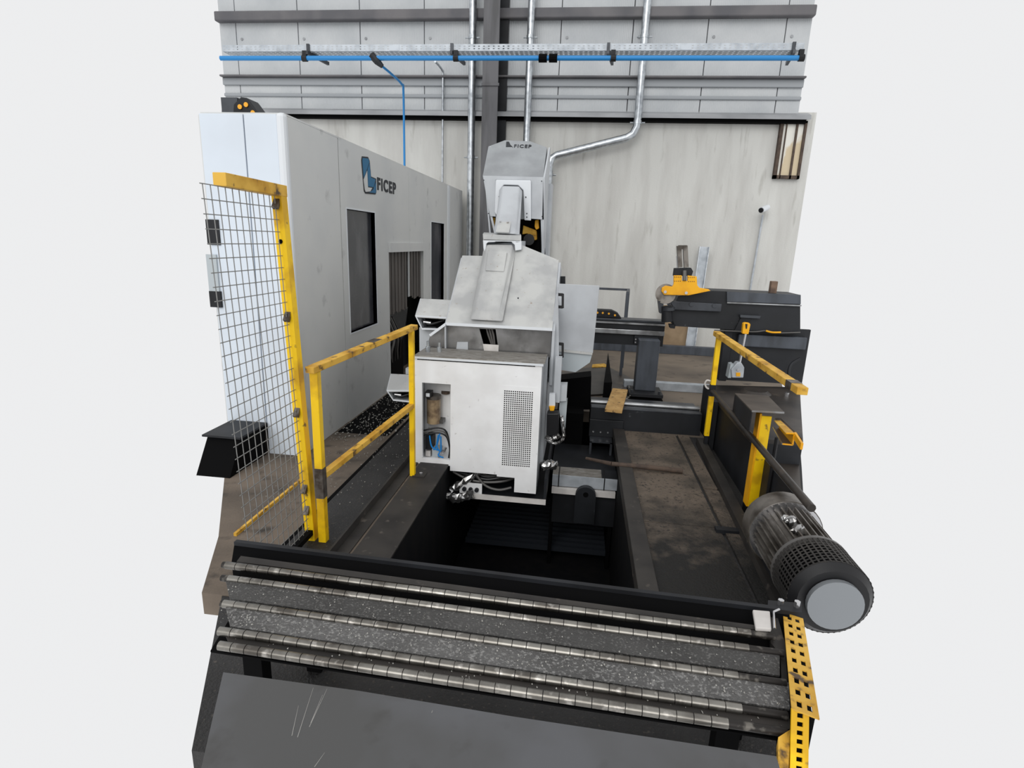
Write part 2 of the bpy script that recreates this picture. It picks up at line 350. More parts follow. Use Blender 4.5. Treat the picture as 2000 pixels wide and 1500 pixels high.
for x in (-4.18, -1.97, .19, 2.6): MB().tube([(x, 8.46, 4.16), (x+.07, 8.46, 4.16)], .044, 12).box(x, x+.06, 8.45, 8.5, 4.16, 4.26).build('clamp', 'black', t)
for x in (-.78, -.64): MB().tube([(x, 8.46, 4.16), (x+.11, 8.46, 4.16)], .055, 12).build('coupling', 'blacker', t)
MB().tube([(-3.15, 8.46, 4.2), (-3.07, 8.46, 4.12), (-3.0, 8.47, 4.06)], [.05, .05, .03], 10).build('branch_fitting', 'black', t)
# drop lines
pts = [P(742, 126, y=8.5), P(784, 158, y=8.9)] 
dl = bez([P(742, 126, y=8.5), P(765, 145, y=8.8), P(785, 165, y=9.2), P(788, 182, y=9.3), P(790, 326, y=9.3), (P(790, 326, y=9.3).x, 9.3, 0.01)], 5)
tag(MB().tube(dl, .017, 8).build('air_drop_line', 'blue', None, smooth=True), 'thin blue air line dropping from the blue pipe behind the enclosure', 'air line')
d2 = bez([P(850, 120, y=9.3), P(864, 138, y=9.9), P(865, 160, y=10.0), P(864, 350, y=10.0), (P(864, 350, y=10.0).x, 10.0, 0.01)], 5)
tag(MB().tube(d2, .018, 8).build('conduit', 'galv', None, smooth=True), 'thin grey conduit dropping down the wall left of the big pipe', 'conduit')
# camera on wall and its conduit
t = thing('security_camera', 'small white bullet security camera high on the right of the wall', 'security camera', P(1492, 405, y=YW))
p = P(1489, 408, y=9.9)
MB().tube([p+V((.09, .05, .03)), p+V((-.06, -.16, -.03))], .045, 12).build('housing', 'trim_white', t, smooth=True)
MB().tube([p+V((-.06, -.16, -.03)), p+V((-.072, -.175, -.035))], .038, 12).build('lens', 'black', t)
MB().tube([p+V((.06, .06, 0)), p+V((.06, .2, 0))], .03, 10).build('mount', 'trim_white', t)
tag(MB().tube([P(1490, 420, y=10.05), P(1464, 572, y=10.05), P(1464, 572, y=10.05)+V((0, 0, -1))], .016, 8).build('conduit', 'galv_dull', None), 'thin white conduit running down the wall below the security camera', 'conduit')
t = thing('steel_profile', 'grey steel U profile leaning upright against the wall right of the roller guide', 'steel profile', (1.98, 9.95, 0))
a, bq = P(1375, 482, y=9.95), P(1352, 640, y=9.8)
bq = a+(bq-a)*1.25; bq.z = .0
MB().beam(a, bq, .16, .012, (0, 1, 0)).build('web', 'galv_dull', t)
for s_ in (-1, 1): MB().beam(a+V((.075*s_, -.03, 0)), bq+V((.075*s_, -.03, 0)), .012, .06, (0, 1, 0)).build('flange', 'galv', t)
p = P(1507, 572, y=5.75)
tag(MB().box(p.x-.03, p.x+.03, 5.7, 5.76, 1.3, 1.44).build('wood_block', 'wood_old', None, bev=.004), 'small brown weathered wood block standing on the black carriage beam', 'wood block')

#==================================================================== ENCLOSURE (left)
EX = -2.12
e = thing('machine_enclosure', 'tall pale grey sound enclosure with dark windows at the left', 'machine enclosure', (-2.45, 3.95, 0))
def side(y0, y1, z0, z1, name='side_panel', m_='enclosure', dx=0., th=.04, **k):
    return box(EX-th+dx, EX+dx, y0, y1, z0, z1).build(name, m_, e, **k)
ZT = 2.515
W1 = (4.975, 5.67, .835, 1.952); DO = (6.07, 7.44, 0, 1.56); W2 = (7.83, 8.56, .6, 1.945)
side(4.0, 4.845, 0, ZT, bev=.004)
side(4.855, W1[0], 0, ZT); side(W1[0], W1[1], 0, W1[2]); side(W1[0], W1[1], W1[3], ZT); side(W1[1], 6.07, 0, ZT)
side(6.07, 6.82, DO[3], ZT); side(6.83, 7.44, DO[3], ZT, bev=.003)
side(7.44, W2[0], 0, ZT); side(W2[0], W2[1], 0, W2[2]); side(W2[0], W2[1], W2[3], ZT); side(W2[1], 8.78, 0, ZT)
side(8.90, 9.85, 0, ZT)
side(8.78, 8.90, 0, ZT, 'corner_post', 'trim_white', .012)
box(-2.165, -2.10, 3.93, 4.0, 0, ZT+.01).build('corner_post', 'trim_white', e, bev=.025)
box(EX-.05, EX-.04, W1[0]-.03, W1[1]+.03, W1[2]-.03, W1[3]+.03).build('window', 'smoked', e, label='dark smoked window')
box(EX-.05, EX-.04, W2[0]-.03, W2[1]+.03, W2[2]-.03, W2[3]+.03).build('window', 'smoked', e, label='dark smoked window')
for (a0, a1, c0, c1) in (W1, W2):
    fr = MB(); 
    fr.box(EX-.04, EX+.004, a0-.012, a0, c0, c1).box(EX-.04, EX+.004, a1, a1+.012, c0, c1).box(EX-.04, EX+.004, a0-.012, a1+.012, c0-.012, c0).box(EX-.04, EX+.004, a0-.012, a1+.012, c1, c1+.012)
    fr.build('window_frame', 'trim_white', e)
# front faces
box(-2.405, -2.165, 3.95, 4.0, 0, ZT).build('front_panel', 'enclosure_front', e, bev=.004)
box(-2.74, -2.413, 3.95, 4.0, .25, ZT).build('front_panel', 'enclosure_front', e, bev=.004)
box(-2.74, -2.12, 3.97, 9.85, ZT, ZT+.012).build('roof_panel', 'enclosure', e)
box(-2.74, -2.78, 4.0, 9.85, 0, ZT).build('far_side_panel', 'enclosure', e)
box(-2.78, -2.13, 9.81, 9.85, 0, ZT).build('end_panel', 'enclosure', e)
# opening lintel, curtain strips, dark interior
box(EX-.02, EX+.02, 6.07, 7.44, 1.56, 1.66).build('lintel', 'enclosure', e)
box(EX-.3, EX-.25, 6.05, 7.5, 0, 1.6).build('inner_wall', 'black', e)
strip = None
for i in range(22):
    y = 6.09+i*.061; zb = .86+.012*math.sin(i*1.7)+(.0 if i < 13 else .1)
    if 13 <= i <= 15: zb = 1.0
    if i == 12: continue
    box(EX-.055+.008*(i % 2), EX-.047+.008*(i % 2), y, y+.066, zb, 1.555).build('curtain_strip', 'curtain_shine' if i in (13,) else 'curtain', e)
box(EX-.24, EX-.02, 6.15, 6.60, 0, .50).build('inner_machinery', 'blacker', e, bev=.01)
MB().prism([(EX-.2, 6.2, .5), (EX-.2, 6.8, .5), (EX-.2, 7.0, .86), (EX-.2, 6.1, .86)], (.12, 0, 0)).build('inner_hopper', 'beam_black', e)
for k in range(4):
    MB().tube(bez([(EX-.05, 6.12+.05*k, .82), (EX+.0, 6.2+.06*k, .6), (EX-.02, 6.15+.1*k, .4), (EX-.06, 6.3+.08*k, .12)], 5), .016, 6).build('hose', 'hose' if k % 2 else 'hose_grey', e, smooth=True)
# emblem + lettering on side: rounded outline with an L-shaped blue figure
X = EX+.002
def yz(pts, m_, name, th=.003, off=0.): MB().prism([(X+off, y, z) for y, z in pts], (th, 0, 0)).build(name, m_, e)
em = [(5.352, 2.41), (5.37, 2.445), (5.52, 2.46), (5.56, 2.43), (5.585, 2.29), (5.727, 2.285), (5.722, 2.155), (5.70, 2.132), (5.43, 2.118), (5.395, 2.14)]
cy_, cz_ = 5.53, 2.29
yz(em, 'ink', 'emblem_outline')
inn = [(cy_+(y-cy_)*.93, cz_+(z-cz_)*.94) for y, z in em]
yz([(5.368, 2.405), (5.38, 2.432), (5.515, 2.445), (5.545, 2.42), (5.39, 2.255)], 'blue_logo', 'emblem', .004, .002)
yz([(5.545, 2.405), (5.575, 2.28), (5.70, 2.275), (5.64, 2.195), (5.50, 2.19), (5.49, 2.345)], 'blue_logo', 'emblem', .004, .002)
yz([(5.71, 2.25), (5.705, 2.155), (5.69, 2.143), (5.52, 2.137), (5.62, 2.165)], 'blue_logo', 'emblem', .004, .002)
yz([(5.385, 2.24), (5.48, 2.33), (5.49, 2.18), (5.60, 2.185), (5.55, 2.148), (5.43, 2.134), (5.41, 2.15)], 'enclosure', 'emblem', .004, .002)
lettering('lettering', 'FICEP', .125, (X, 5.76, 2.18), (0, 1, 0), (0, 0, 1), 'ink', e, width=.58, bold=.036)
# control panel strips on front at far left
box(-2.78, -2.70, 3.935, 3.95, 1.28, 1.55).build('control_panel', 'grey_panel', e)
box(-2.78, -2.69, 3.93, 3.95, 1.16, 1.28).build('control_panel', 'black', e)
box(-2.76, -2.66, 3.94, 3.95, 1.62, 1.80).build('door_handle', 'black', e)
# black chip bin at the foot of the enclosure
t = thing('chip_chute', 'black chip chute standing low under the front of the grey enclosure', 'chute', (-2.65, 3.7, 0))
MB().prism([(-2.42, 3.93, .25), (-2.42, 3.93, 0), (-2.42, 3.45, 0), (-2.42, 3.62, .25)], (-.26, 0, 0)).build('hopper', 'blacker', t)
box(-2.70, -2.40, 3.58, 3.94, .25, .265).build('lid', 'black', t)
# energy chain on top
t = thing('energy_chain', 'black cable chain with yellow dots on top of the enclosure', 'cable chain', P(468, 222, y=4.4))
zc = ZT+.012
box(-2.79, -2.66, 4.3, 4.42, zc, zc+.17).build('chain_run', 'rail_dark', t)
MB().prism([(-2.70, 4.28, zc), (-2.68, 4.28, zc+.12), (-2.62, 4.28, zc+.17), (-2.57, 4.28, zc+.165), (-2.44, 4.28, zc)], (0, .16, 0)).build('chain_end', 'black', t, bev=.01)
for dx_, dz_ in ((-2.665, .03), (-2.625, .10), (-2.575, .115), (-2.525, .06)):
    MB().disc((dx_, 4.275, zc+dz_), (0, -1, 0), .017, .006, 12).build('dot', 'orange_dot', t)
#==================================================================== FENCE
t = thing('mesh_fence', 'yellow framed wire mesh safety fence panel at the left', 'fence', (-1.45, 2.75, 0))
TP, BT = V((-1.53, 2.77, 1.925)), V((-1.46, 2.77, 0))
NF = 2.17
Fd = V((0, 1, 0))
MB().beam(BT, TP+V((0, 0, .0)), .055, .055, (0, 1, 0)).build('post', 'yellow', t, bev=.003)
TN = V((-1.53, 2.30, 1.93))
MB().beam(TP+V((0, .03, .0)), TN, .06, .055).build('top_rail', 'yellow_worn', t, bev=.003)
MB().beam((-1.46, 2.77, .06), (-1.46, NF+.0, .06), .04, .03).build('bottom_rail', 'blacker', t)
mb = MB()
lean = (TP-BT)/1.925
for i in range(12):
    y = 2.77-.045-i*.049
    b0 = BT+V((0, y-2.77, 0))
    mb.tube([b0+lean*.02, b0+lean*1.9], .0023, 5)
for j in range(33):
    z = .03+j*.0585
    a = BT+lean*z; mb.tube([a, a+V((0, -.60, 0))], .0023, 5)
mb.build('wire_mesh', 'wire', t, kind='stuff')
for z in (1.86, 1.30, .78, .33, .2):
    a = BT+lean*z; MB().beam(a+V((0, -.05, -.02)), a+V((0, -.02, .02)), .03, .02).build('weld_lug', 'steel_spot', t)
MB().disc(BT+lean*1.68+V((.0, -.028, 0)), (0, -1, 0), .011, .004, 10).build('bolt_hole', 'blacker', t)
#==================================================================== LEFT RAIL
t = thing('guard_rail', 'yellow worn guard rail along the left edge of the pit', 'railing', (-1.26, 3.3, 0), 'yellow guard rails')
n0, n1 = V((-1.385, 2.76, 1.02)), V((-1.16, 3.76, 1.11))
zt0 = 1.02
MB().beam((-1.385, 2.70, 1.03), (-1.15, 3.80, 1.115), .055, .035).build('top_rail', 'yellow_worn', t, bev=.003)
MB().beam((-1.385, 2.76, 0), (-1.385, 2.76, 1.01), .045, .045, (0, 1, 0)).build('post', 'yellow', t, bev=.003)
MB().beam((-1.155, 3.745, .01), (-1.155, 3.745, 1.10), .035, .04, (0, 1, 0)).build('post', 'yellow', t, bev=.003)
MB().beam((-1.385, 2.78, .40), (-1.155, 3.74, .555), .04, .035).build('mid_rail', 'yellow_worn', t, bev=.003)
box(-1.15, -1.06, 3.71, 3.80, .012, .02).build('foot_plate', 'plate_edge', t)
MB().disc((-1.095, 3.755, .02), (0, 0, 1), .012, .012, 8).build('bolt', 'chrome', t)
MB().beam((-1.385+.115, 3.26, 1.073), (-1.385+.135, 3.35, 1.08), .058, .038).build('weld_patch', 'steel_spot', t)
MB().beam((-1.385, 2.76, .28), (-1.385, 2.76, .46), .048, .048, (0, 1, 0)).build('weld_patch', 'steel_spot', t)
#==================================================================== RIGHT RAIL
t = thing('guard_rail', 'yellow guard rail along the right side of the walkway', 'railing', (1.17, 4.0, 0), 'yellow guard rails')
MB().beam((1.165, 4.90, 1.025), (1.165, 2.95, 1.025), .055, .04).build('top_rail', 'yellow_worn', t, bev=.003)
MB().beam((1.165, 4.80, 0.14), (1.165, 4.80, 1.0), .04, .04, (0, 1, 0)).build('post', 'yellow', t, bev=.003)
MB().beam((1.165, 4.80, 0.0), (1.165, 4.80, .14), .03, .03, (0, 1, 0)).build('post_foot', 'black', t)
MB().beam((1.165, 3.12, 1.025), (1.165, 3.04, 1.025), .058, .043).build('weld_patch', 'steel_spot', t)
MB().beam((1.165, 4.80, .50), (1.165, 4.80, .60), .044, .044, (0, 1, 0)).build('weld_patch', 'black', t)
MB().tube([(1.165, 4.80, .545), (1.165, 2.62, .53)], .021, 10).build('mid_rail', 'greasy', t, smooth=True, label='unpainted brown tube')
#==================================================================== CENTRAL MACHINE
t = thing('coping_machine', 'white beam cutting machine with hood and cabinet over the pit', 'machine', (-.6, 4.8, -.25))
MX = t
Y0 = 4.0
xl, xr = -1.21, -.25
# front skin made of pieces around the recess, louvre and leg
def fr(x0, x1, z0, z1, nm='front_panel', m_='cabinet', y0=Y0, y1=Y0+.03, **k): return box(x0, x1, y0, y1, z0, z1).build(nm, m_, MX, **k)
R = (-1.155, -.932, .045, .66)
mbf = MB()
for a in ((xl, R[0], .0, .845), (R[0], R[1], R[3], .845), (R[0], R[1], .0, R[2]), (R[1], -.56, -.04, .845), (-.56, xr, .68, .845), (-.56, xr, -.055, .005), (-.27, xr, .005, .68), (-.42, xr, -.175, -.055)):
    mbf.box(a[0], a[1], Y0, Y0+.03, a[2], a[3])
mbf.build('front_panel', 'cabinet', MX)
LV = (-.56, -.27, .005, .68)
fr(LV[0], LV[1], LV[2], LV[3], 'louvre_back', 'black', Y0+.05, Y0+.06)
lattice((LV[0], Y0-.001, LV[2]), (1, 0, 0), (0, 0, 1), LV[1]-LV[0], LV[3]-LV[2], 14, 37, .64, -.004, .034, .035).build('louvre_panel', 'cabinet', MX)
fr(xl-.01, xr+.01, .845, .862, 'top_lip', 'trim_white', Y0-.012, Y0+.29)
fr(xl, xr+.02, .862, .872, 'top_plate', 'worn_top', Y0-.01, Y0+.32)
fr(xl+.02, xr-.05, .836, .844, 'seal', 'blacker', Y0-.004, Y0)
box(xr-.03, xr, Y0+.03, Y0+.32, -.175, .845).build('side_panel', 'head', MX)
box(xl, xl+.02, Y0+.03, Y0+.32, .0, .845).build('side_panel', 'head', MX)
box(xl+.02, R[1]+.02, Y0+.20, Y0+.22, .0, .845).build('recess_back', 'cabinet', MX)
box(R[1]+.004, R[1]+.02, Y0+.03, Y0+.28, .0, .845).build('recess_side', 'cabinet', MX)
box(xl+.02, R[1], Y0+.03, Y0+.28, .0, .03).build('recess_floor', 'cabinet', MX)
# recess equipment
ub = MB().tube([(-1.10, 4.14, .30), (-1.10, 4.14, .50)], [.055, .055], 14).build('oil_reservoir', 'bowl', MX, smooth=True)
MB().tube([(-1.10, 4.14, .50), (-1.10, 4.14, .53)], .058, 14).build('reservoir_cap', 'steel_spot', MX)
box(-1.145, -1.10, 4.05, 4.12, .53, .575).build('pressure_gauge', 'hose', MX)
box(-1.137, -1.108, 4.045, 4.05, .538, .565).build('gauge_face', 'trim_white', MX)
MB().disc((-1.02, 4.2, .53), (0, 0, 1), .035, .02, 12).build('filler_cap', 'rust', MX)
box(-1.15, -1.02, 4.12, 4.26, .30, .33).build('bracket', 'bare_steel', MX)
for i in range(3):
    z = .255-.02*i
    MB().tube(bez([(-1.16, 4.06, z), (-1.05, 4.06, z+.03), (-.98, 4.07, z), (-.955, 4.08, .12), (-.965+.01*i, 4.09, .03)], 6), .007, 6).build('hose', 'hose' if i != 1 else 'hose_grey', MX, smooth=True)
for k_, ps in enumerate(([(-1.11, 4.05, .22), (-1.09, 4.045, .13), (-1.03, 4.05, .10)], [(-1.04, 4.05, .23), (-1.05, 4.045, .14), (-1.02, 4.05, .10), (-1.02, 4.05, .22)], [(-1.08, 4.06, .10), (-1.05, 4.05, .15), (-1.03, 4.06, .24)], [(-1.02, 4.06, .1), (-1.04, 4.05, .06), (-1.0, 4.06, .04)])):
    MB().tube(bez(ps, 6), .006, 6).build('air_hose', 'blue_hose', MX, smooth=True)
box(-1.155, -1.10, 4.08, 4.2, .09, .20).build('valve_block', 'black', MX, bev=.004)
box(-1.10, -1.04, 4.08, 4.18, .03, .10).build('valve_block', 'grey_panel', MX, bev=.004)
box(-1.15, -1.11, 4.07, 4.16, .035, .08).build('valve_block', 'tag_white', MX, bev=.004)
for i in range(3): MB().tube([(-1.04+.02*i, 4.06, .04+.02*i), (-1.02+.02*i, 4.06, .09+.02*i)], .009, 8).build('fitting', 'chrome', MX)
# base platform under cabinet
box(-.96, -.17, 4.02, 5.5, -.255, -.235).build('base_plate', 'black', MX)
box(-.80, -.17, 4.005, 4.02, -.265, -.225).build('base_edge', 'tag_white', MX)
box(-.19, -.17, 4.02, 5.5, -.235, -.05).build('side_frame', 'black', MX)
box(-.95, -.26, 4.34, 5.5, -.235, .85).build('frame', 'blacker', MX)
box(-.25, -.225, 4.32, 4.9, -.05, .85).build('side_panel', 'head', MX)
box(-.86, -.68, 4.03, 4.04, -.235, -.145).build('socket_plate', 'cabinet', MX)
for i in range(3): MB().disc((-.82+.05*i, 4.03, -.195), (0, -1, 0), .017, .02, 12).build('socket', 'black', MX)
random.seed(3)
for i in range(7):
    a = random.uniform(-.05, .05)
    MB().tube(bez([(-.93, 4.10+.02*i, -.09-.01*i), (-.8, 4.08+.02*i, -.11+a), (-.65, 4.07+.02*i, -.13+a*.5), (-.5, 4.09+.02*i, -.1+a), (-.4, 4.2, -.12)], 5), .010, 6).build('cable', 'hose' if i % 2 else 'hose_grey', MX, smooth=True)
MB().tube(bez([(-.75, 4.06, -.06), (-.66, 4.05, -.16), (-.55, 4.05, -.19), (-.45, 4.07, -.17)], 6), .010, 6).build('cable', 'hose_grey', MX, smooth=True)
def foil(pts, r, name='foil_wrap', par=None, seed=1):
    random.seed(seed); pth = bez(pts, 6)
    b_ = MB().tube(pth, [r*random.uniform(.75, 1.15) for _ in pth], 9)
    for v in b_.v: v += V((random.uniform(-1, 1), random.uniform(-1, 1), random.uniform(-1, 1)))*r*.22
    return b_.build(name, 'foil', par or MX)
foil([(-.70, 4.10, -.06), (-.82, 4.05, -.14), (-.93, 4.02, -.22)], .03, seed=2)
foil([(-.98, 4.0, -.25), (-.90, 3.97, -.255), (-.82, 3.97, -.245), (-.74, 3.98, -.21)], .036, seed=4)
foil([(-.22, 4.1, .02), (-.16, 4.12, .03), (-.12, 4.2, -.01)], .035, seed=5)
# upper torso: bare steel face with slot
FY = 4.35
HL, HR = P(872, 629, y=FY), P(1078, 640, y=FY)
pl = [P(832, 684, y=FY), P(840, 655, y=FY), P(872, 629, y=FY)]
sl0, sl1 = (935, 642, 968, 645), (945, 676, 973, 679)
plate([(832, 684), (840, 655), (872, 630), (934, 634), (946, 679), (946, 688)], FY, .01).build('face_plate', 'bare_steel', MX)
plate([(967, 636), (1078, 640), (1074, 698), (973, 690), (973, 679)], FY, .01).build('face_plate', 'bare_steel', MX)
plate([(934, 634), (967, 636), (968, 643), (936, 642)], FY, .01).build('face_plate', 'bare_steel', MX)
plate([(943, 672), (974, 674), (973, 691), (946, 689)], FY-.004, .012).build('slot_lip', 'tag_white', MX)
box(-1.18, -.21, FY+.15, FY+.17, .6, 1.05).build('inner_plate', 'blacker', MX)
for i in range(3):
    MB().tube(bez([P(950+5*i, 640, y=FY+.03), P(954+5*i, 655, y=FY+.01), P(960+3*i, 672, y=FY+.02)], 5), .008, 6).build('cable', 'hose_grey', MX, smooth=True)
for px_, h_ in ((836, .07), (858, .06)):
    c_ = P(px_, 687, z=.872)
    MB().tube([c_, c_+V((0, 0, h_*.6))], .018, 12).tube([c_+V((0, 0, h_*.6)), c_+V((0, 0, h_*1.2))], .011, 10).build('hydraulic_fitting', 'galv', MX)
plate([(893, 668), (914, 668), (914, 683), (891, 682)], FY-.012, .01).build('tab', 'head', MX)
# hood
A = [P(868, 631, y=FY-.04), P(872, 628, y=FY-.04), P(1080, 639, y=FY-.04), P(1079, 643, y=FY-.04)]
L0, R0 = P(871, 630, y=FY-.04), P(1079, 641, y=FY-.04)
L1, M1, R1 = P(903, 499, y=4.95), P(1018, 478, y=5.02), P(1091, 508, y=4.95)
Lm = P(958, 500, y=4.97)
dn = V((0, 0, -.018))
h = MB(); top = [L0, R0, R1, M1, Lm, L1]; n = len(top)
h.add(top+[p+dn for p in top], [tuple(range(n)), tuple(range(n, 2*n))[::-1]]+[(i, n+i, n+(i+1) % n, (i+1) % n) for i in range(n)])
h.build('hood_panel', 'hood', MX)
# hood front lip
MB().beam(L0+V((0, -.004, -.01)), R0+V((0, -.004, -.01)), .012, .022).build('hood_lip', 'trim_white', MX)
MB().beam(L0+V((0, 0, -.01)), P(840, 655, y=FY-.04), .02, .02).build('hood_lip', 'trim_white', MX)
# hood sides
for s_, nm in ((1, 'R'), (0, 'L')):
    a0, a1 = (R0, R1) if s_ else (L0, L1)
    x_ = -.205 if s_ else a0.x
    MB().prism([(a0.x, a0.y, a0.z-.02), (a1.x, a1.y, a1.z-.02), (a1.x, a1.y+.3, a1.z-.1), (a1.x, a1.y+.3, .62), (a0.x, a0.y+.02, .62)], (.02 if s_ else -.012, 0, 0)).build('side_plate', 'head', MX)
plate([(1076, 640), (1090, 560), (1092, 720), (1084, 790), (1070, 790)], FY+.02, .04).build('edge_post', 'head', MX)
box(-1.03, -.22, 4.97, 5.5, .62, 1.5).build('rear_housing', 'head', MX)
# raised duct on the hood
def PP(l, y): return [P(a, b_, y=y) for a, b_ in l]
MB().loft([P(917, 625, y=4.31), P(929, 607, y=4.34), P(972, 609, y=4.34), P(983, 629, y=4.31)], [P(943, 490, y=4.98), P(952, 476, y=4.95), P(1001, 477, y=4.95), P(1008, 492, y=4.98)]).build('duct', 'hood', MX, bev=.012)
# access cover on duct
MB().loft([P(948, 531, y=4.70), P(984, 533, y=4.70), P(984, 530, y=4.68), P(949, 528, y=4.68)], [P(954, 492, y=4.86), P(990, 494, y=4.86), P(990, 492, y=4.84), P(954, 490, y=4.84)]).build('access_cover', 'hood', MX)
for px_, py_ in ((939, 590), (969, 591), (950, 606), (934, 612), (1012, 583)):
    MB().disc(P(px_, py_, y=4.36+(625-py_)*.0035), (0, -.6, .8), .006, .008, 8).build('screw', 'ink', MX)
# junction collar
MB().loft(PP([(943, 457), (1018, 460), (1018, 472), (944, 470)], 5.0), PP([(945, 454), (1017, 457), (1017, 468), (946, 466)], 5.2)).build('collar_top', 'hood', MX)
plate([(943, 469), (1018, 471), (1018, 488), (1006, 490), (1005, 478), (998, 473), (956, 472), (950, 478), (947, 496), (944, 485)], 4.93, .06).build('collar', 'trim_white', MX, bev=.006)
box(-.88, -.56, 5.0, 5.5, 1.45, 1.73).build('neck_housing', 'head', MX)
# upper duct to the head
MB().loft([P(963, 458, y=5.05), P(972, 455, y=5.0), P(1005, 457, y=5.0), P(1016, 460, y=5.05)], [P(975, 372, y=5.55), P(982, 362, y=5.5), P(1014, 363, y=5.5), P(1021, 373, y=5.55)]).build('duct', 'head', MX, bev=.015)
MB().loft([P(968, 455, y=4.98), P(994, 456, y=4.98), P(994, 454, y=4.97), P(968, 453, y=4.97)], [P(974, 431, y=5.16), P(999, 432, y=5.16), P(999, 430, y=5.14), P(974, 429, y=5.14)]).build('access_cover', 'hood', MX)
for q in ((977, 433), (992, 434), (972, 451), (988, 452)): MB().disc(P(*q, y=5.1), (0, -.6, .8), .008, .008, 8).build('screw', 'chrome', MX)
# head
HY = 5.6
plate([(943, 343), (1061, 346), (1062, 429), (1037, 427), (1037, 352), (968, 351), (968, 423), (957, 422)], HY, .03).build('head_front', 'head', MX)
plate([(968, 351), (1037, 352), (1037, 431), (1024, 430), (1022, 372), (1012, 362), (984, 361), (976, 372), (972, 423), (966, 415)], HY-.03, .03).build('duct_flange', 'trim_white', MX, bev=.008)
plate([(972, 362), (1024, 362), (1024, 428), (968, 428)], HY+.02, .01).build('duct_back', 'head_roof', MX)
for q in ((945, 352), (1058, 354), (954, 417), (1059, 423), (975, 384), (1027, 385), (1029, 417), (1029, 424)): MB().disc(P(*q, y=HY-.032), (0, -1, 0), .006, .006, 8).build('bolt', 'ink', MX)
rb = [P(943, 343, y=HY), P(1061, 346, y=HY)]
r1_, r2_, r3_, r4_, r5_ = P(954, 286, y=5.85), P(986, 274, y=5.92), P(1036, 276, y=5.92), P(1068, 288, y=5.85), P(1066, 345, y=5.68)
tp = [rb[0], rb[1], r4_, r3_, r2_, r1_]
h = MB(); n = 6; h.add(tp+[p+V((0, .02, -.02)) for p in tp], [tuple(range(n)), tuple(range(n, 2*n))[::-1]]+[(i, n+i, n+(i+1) % n, (i+1) % n) for i in range(n)])
h.build('head_roof', 'head_roof', MX)
hb = [(p.x, p.z) for p in (rb[0], r1_, r2_, r3_, r4_)]
MB().prism([(x_, 5.92, z_) for x_, z_ in hb]+[(-.36, 5.92, 1.5), (-.95, 5.92, 1.5)], (0, .03, 0)).build('head_back', 'head', MX)
sx = rb[1].x
MB().prism([(sx, HY, rb[1].z), (sx+.02, 5.85, r4_.z), (sx+.02, 5.93, r4_.z+.01), (sx+.02, 5.93, 1.5), (sx+.02, HY, 1.5)], (.015, 0, 0)).build('head_side', 'head', MX)
sxl = rb[0].x
MB().prism([(sxl+.01, HY+.02, rb[0].z), (r1_.x+.01, 5.85, r1_.z), (r1_.x+.01, 5.93, r1_.z), (-.93, 5.93, 1.75), (-.93, HY+.02, 1.75)], (.015, 0, 0)).build('head_side', 'head', MX)
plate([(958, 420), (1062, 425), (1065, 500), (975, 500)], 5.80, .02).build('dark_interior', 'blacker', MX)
plate([(957, 421), (961, 421), (969, 456), (965, 456)], HY+.01, .02).build('edge_strip', 'head', MX)
plate([(1056, 427), (1061, 427), (1063, 497), (1058, 494)], HY+.01, .02).build('edge_strip', 'head', MX)
plate([(1045, 430), (1052, 429), (1053, 446), (1047, 449), (1044, 443)], 5.70, .05).build('yellow_cap', 'yellow_bright', MX, bev=.006)
plate([(1022, 440), (1048, 450), (1049, 468), (1042, 470), (1030, 456), (1020, 458)], 5.74, .05).build('gear_casing', 'yellow_worn', MX, bev=.006)
plate([(962, 425), (967, 425), (966, 443), (961, 445)], 5.72, .05).build('gear_casing', 'yellow_worn', MX)
MB().tube([P(1033, 468, y=5.7), P(1033, 468, y=5.78)], .055, 16).build('belt_wheel', 'hose', MX)
box(-.93, -.36, 5.95, 6.15, -.22, 2.3).build('rear_column', 'head', MX)
# small emblem lettering on the head roof
q0 = P(1003, 292, y=5.89)
upv = ((r2_+r3_)/2-(rb[0]+rb[1])/2).normalized()
lettering('lettering', 'FICEP', .045, (r2_+(rb[0]-r2_)*.0)*0+P(1004, 291, y=5.862)+V((0, -.01, .01)), (1, 0, 0), upv, 'ink', MX, width=.17, bold=.02)
MB().prism([P(988, 291, y=5.85), P(1002, 292, y=5.85), P(1001, 288, y=5.86), P(997, 284, y=5.88), P(994, 278, y=5.90), P(989, 278, y=5.90)], (0, -.006, .006)).build('emblem', 'ink', MX)
# open door at the right + handles
plate([(1090, 554), (1171, 558), (1158, 690), (1090, 683)], 4.62, .012).build('open_door', 'head', MX, bev=.003)
plate([(1090, 684), (1157, 691), (1152, 708), (1124, 727), (1090, 722)], 4.625, .012).build('door_skirt', 'grey_panel', MX)
MB().beam(P(1090, 684, y=4.61), P(1157, 691, y=4.61), .01, .02).build('door_crease', 'hood', MX)
for yc_ in (587, 683):
    a, b_ = P(1088, yc_-12, y=4.40), P(1088, yc_+12, y=4.40)
    o_ = V((.045, -.01, 0))
    MB().beam(a, a+o_, .02, .022).beam(b_, b_+o_, .02, .022).beam(a+o_+V((0, 0, .008)), b_+o_-V((0, 0, .008)), .018, .018, (0, 1, 0)).build('handle', 'hose', MX)
plate([(1093, 540), (1104, 540), (1104, 555), (1093, 555)], 5.0, .05).build('hinge_block', 'beam_black', MX)
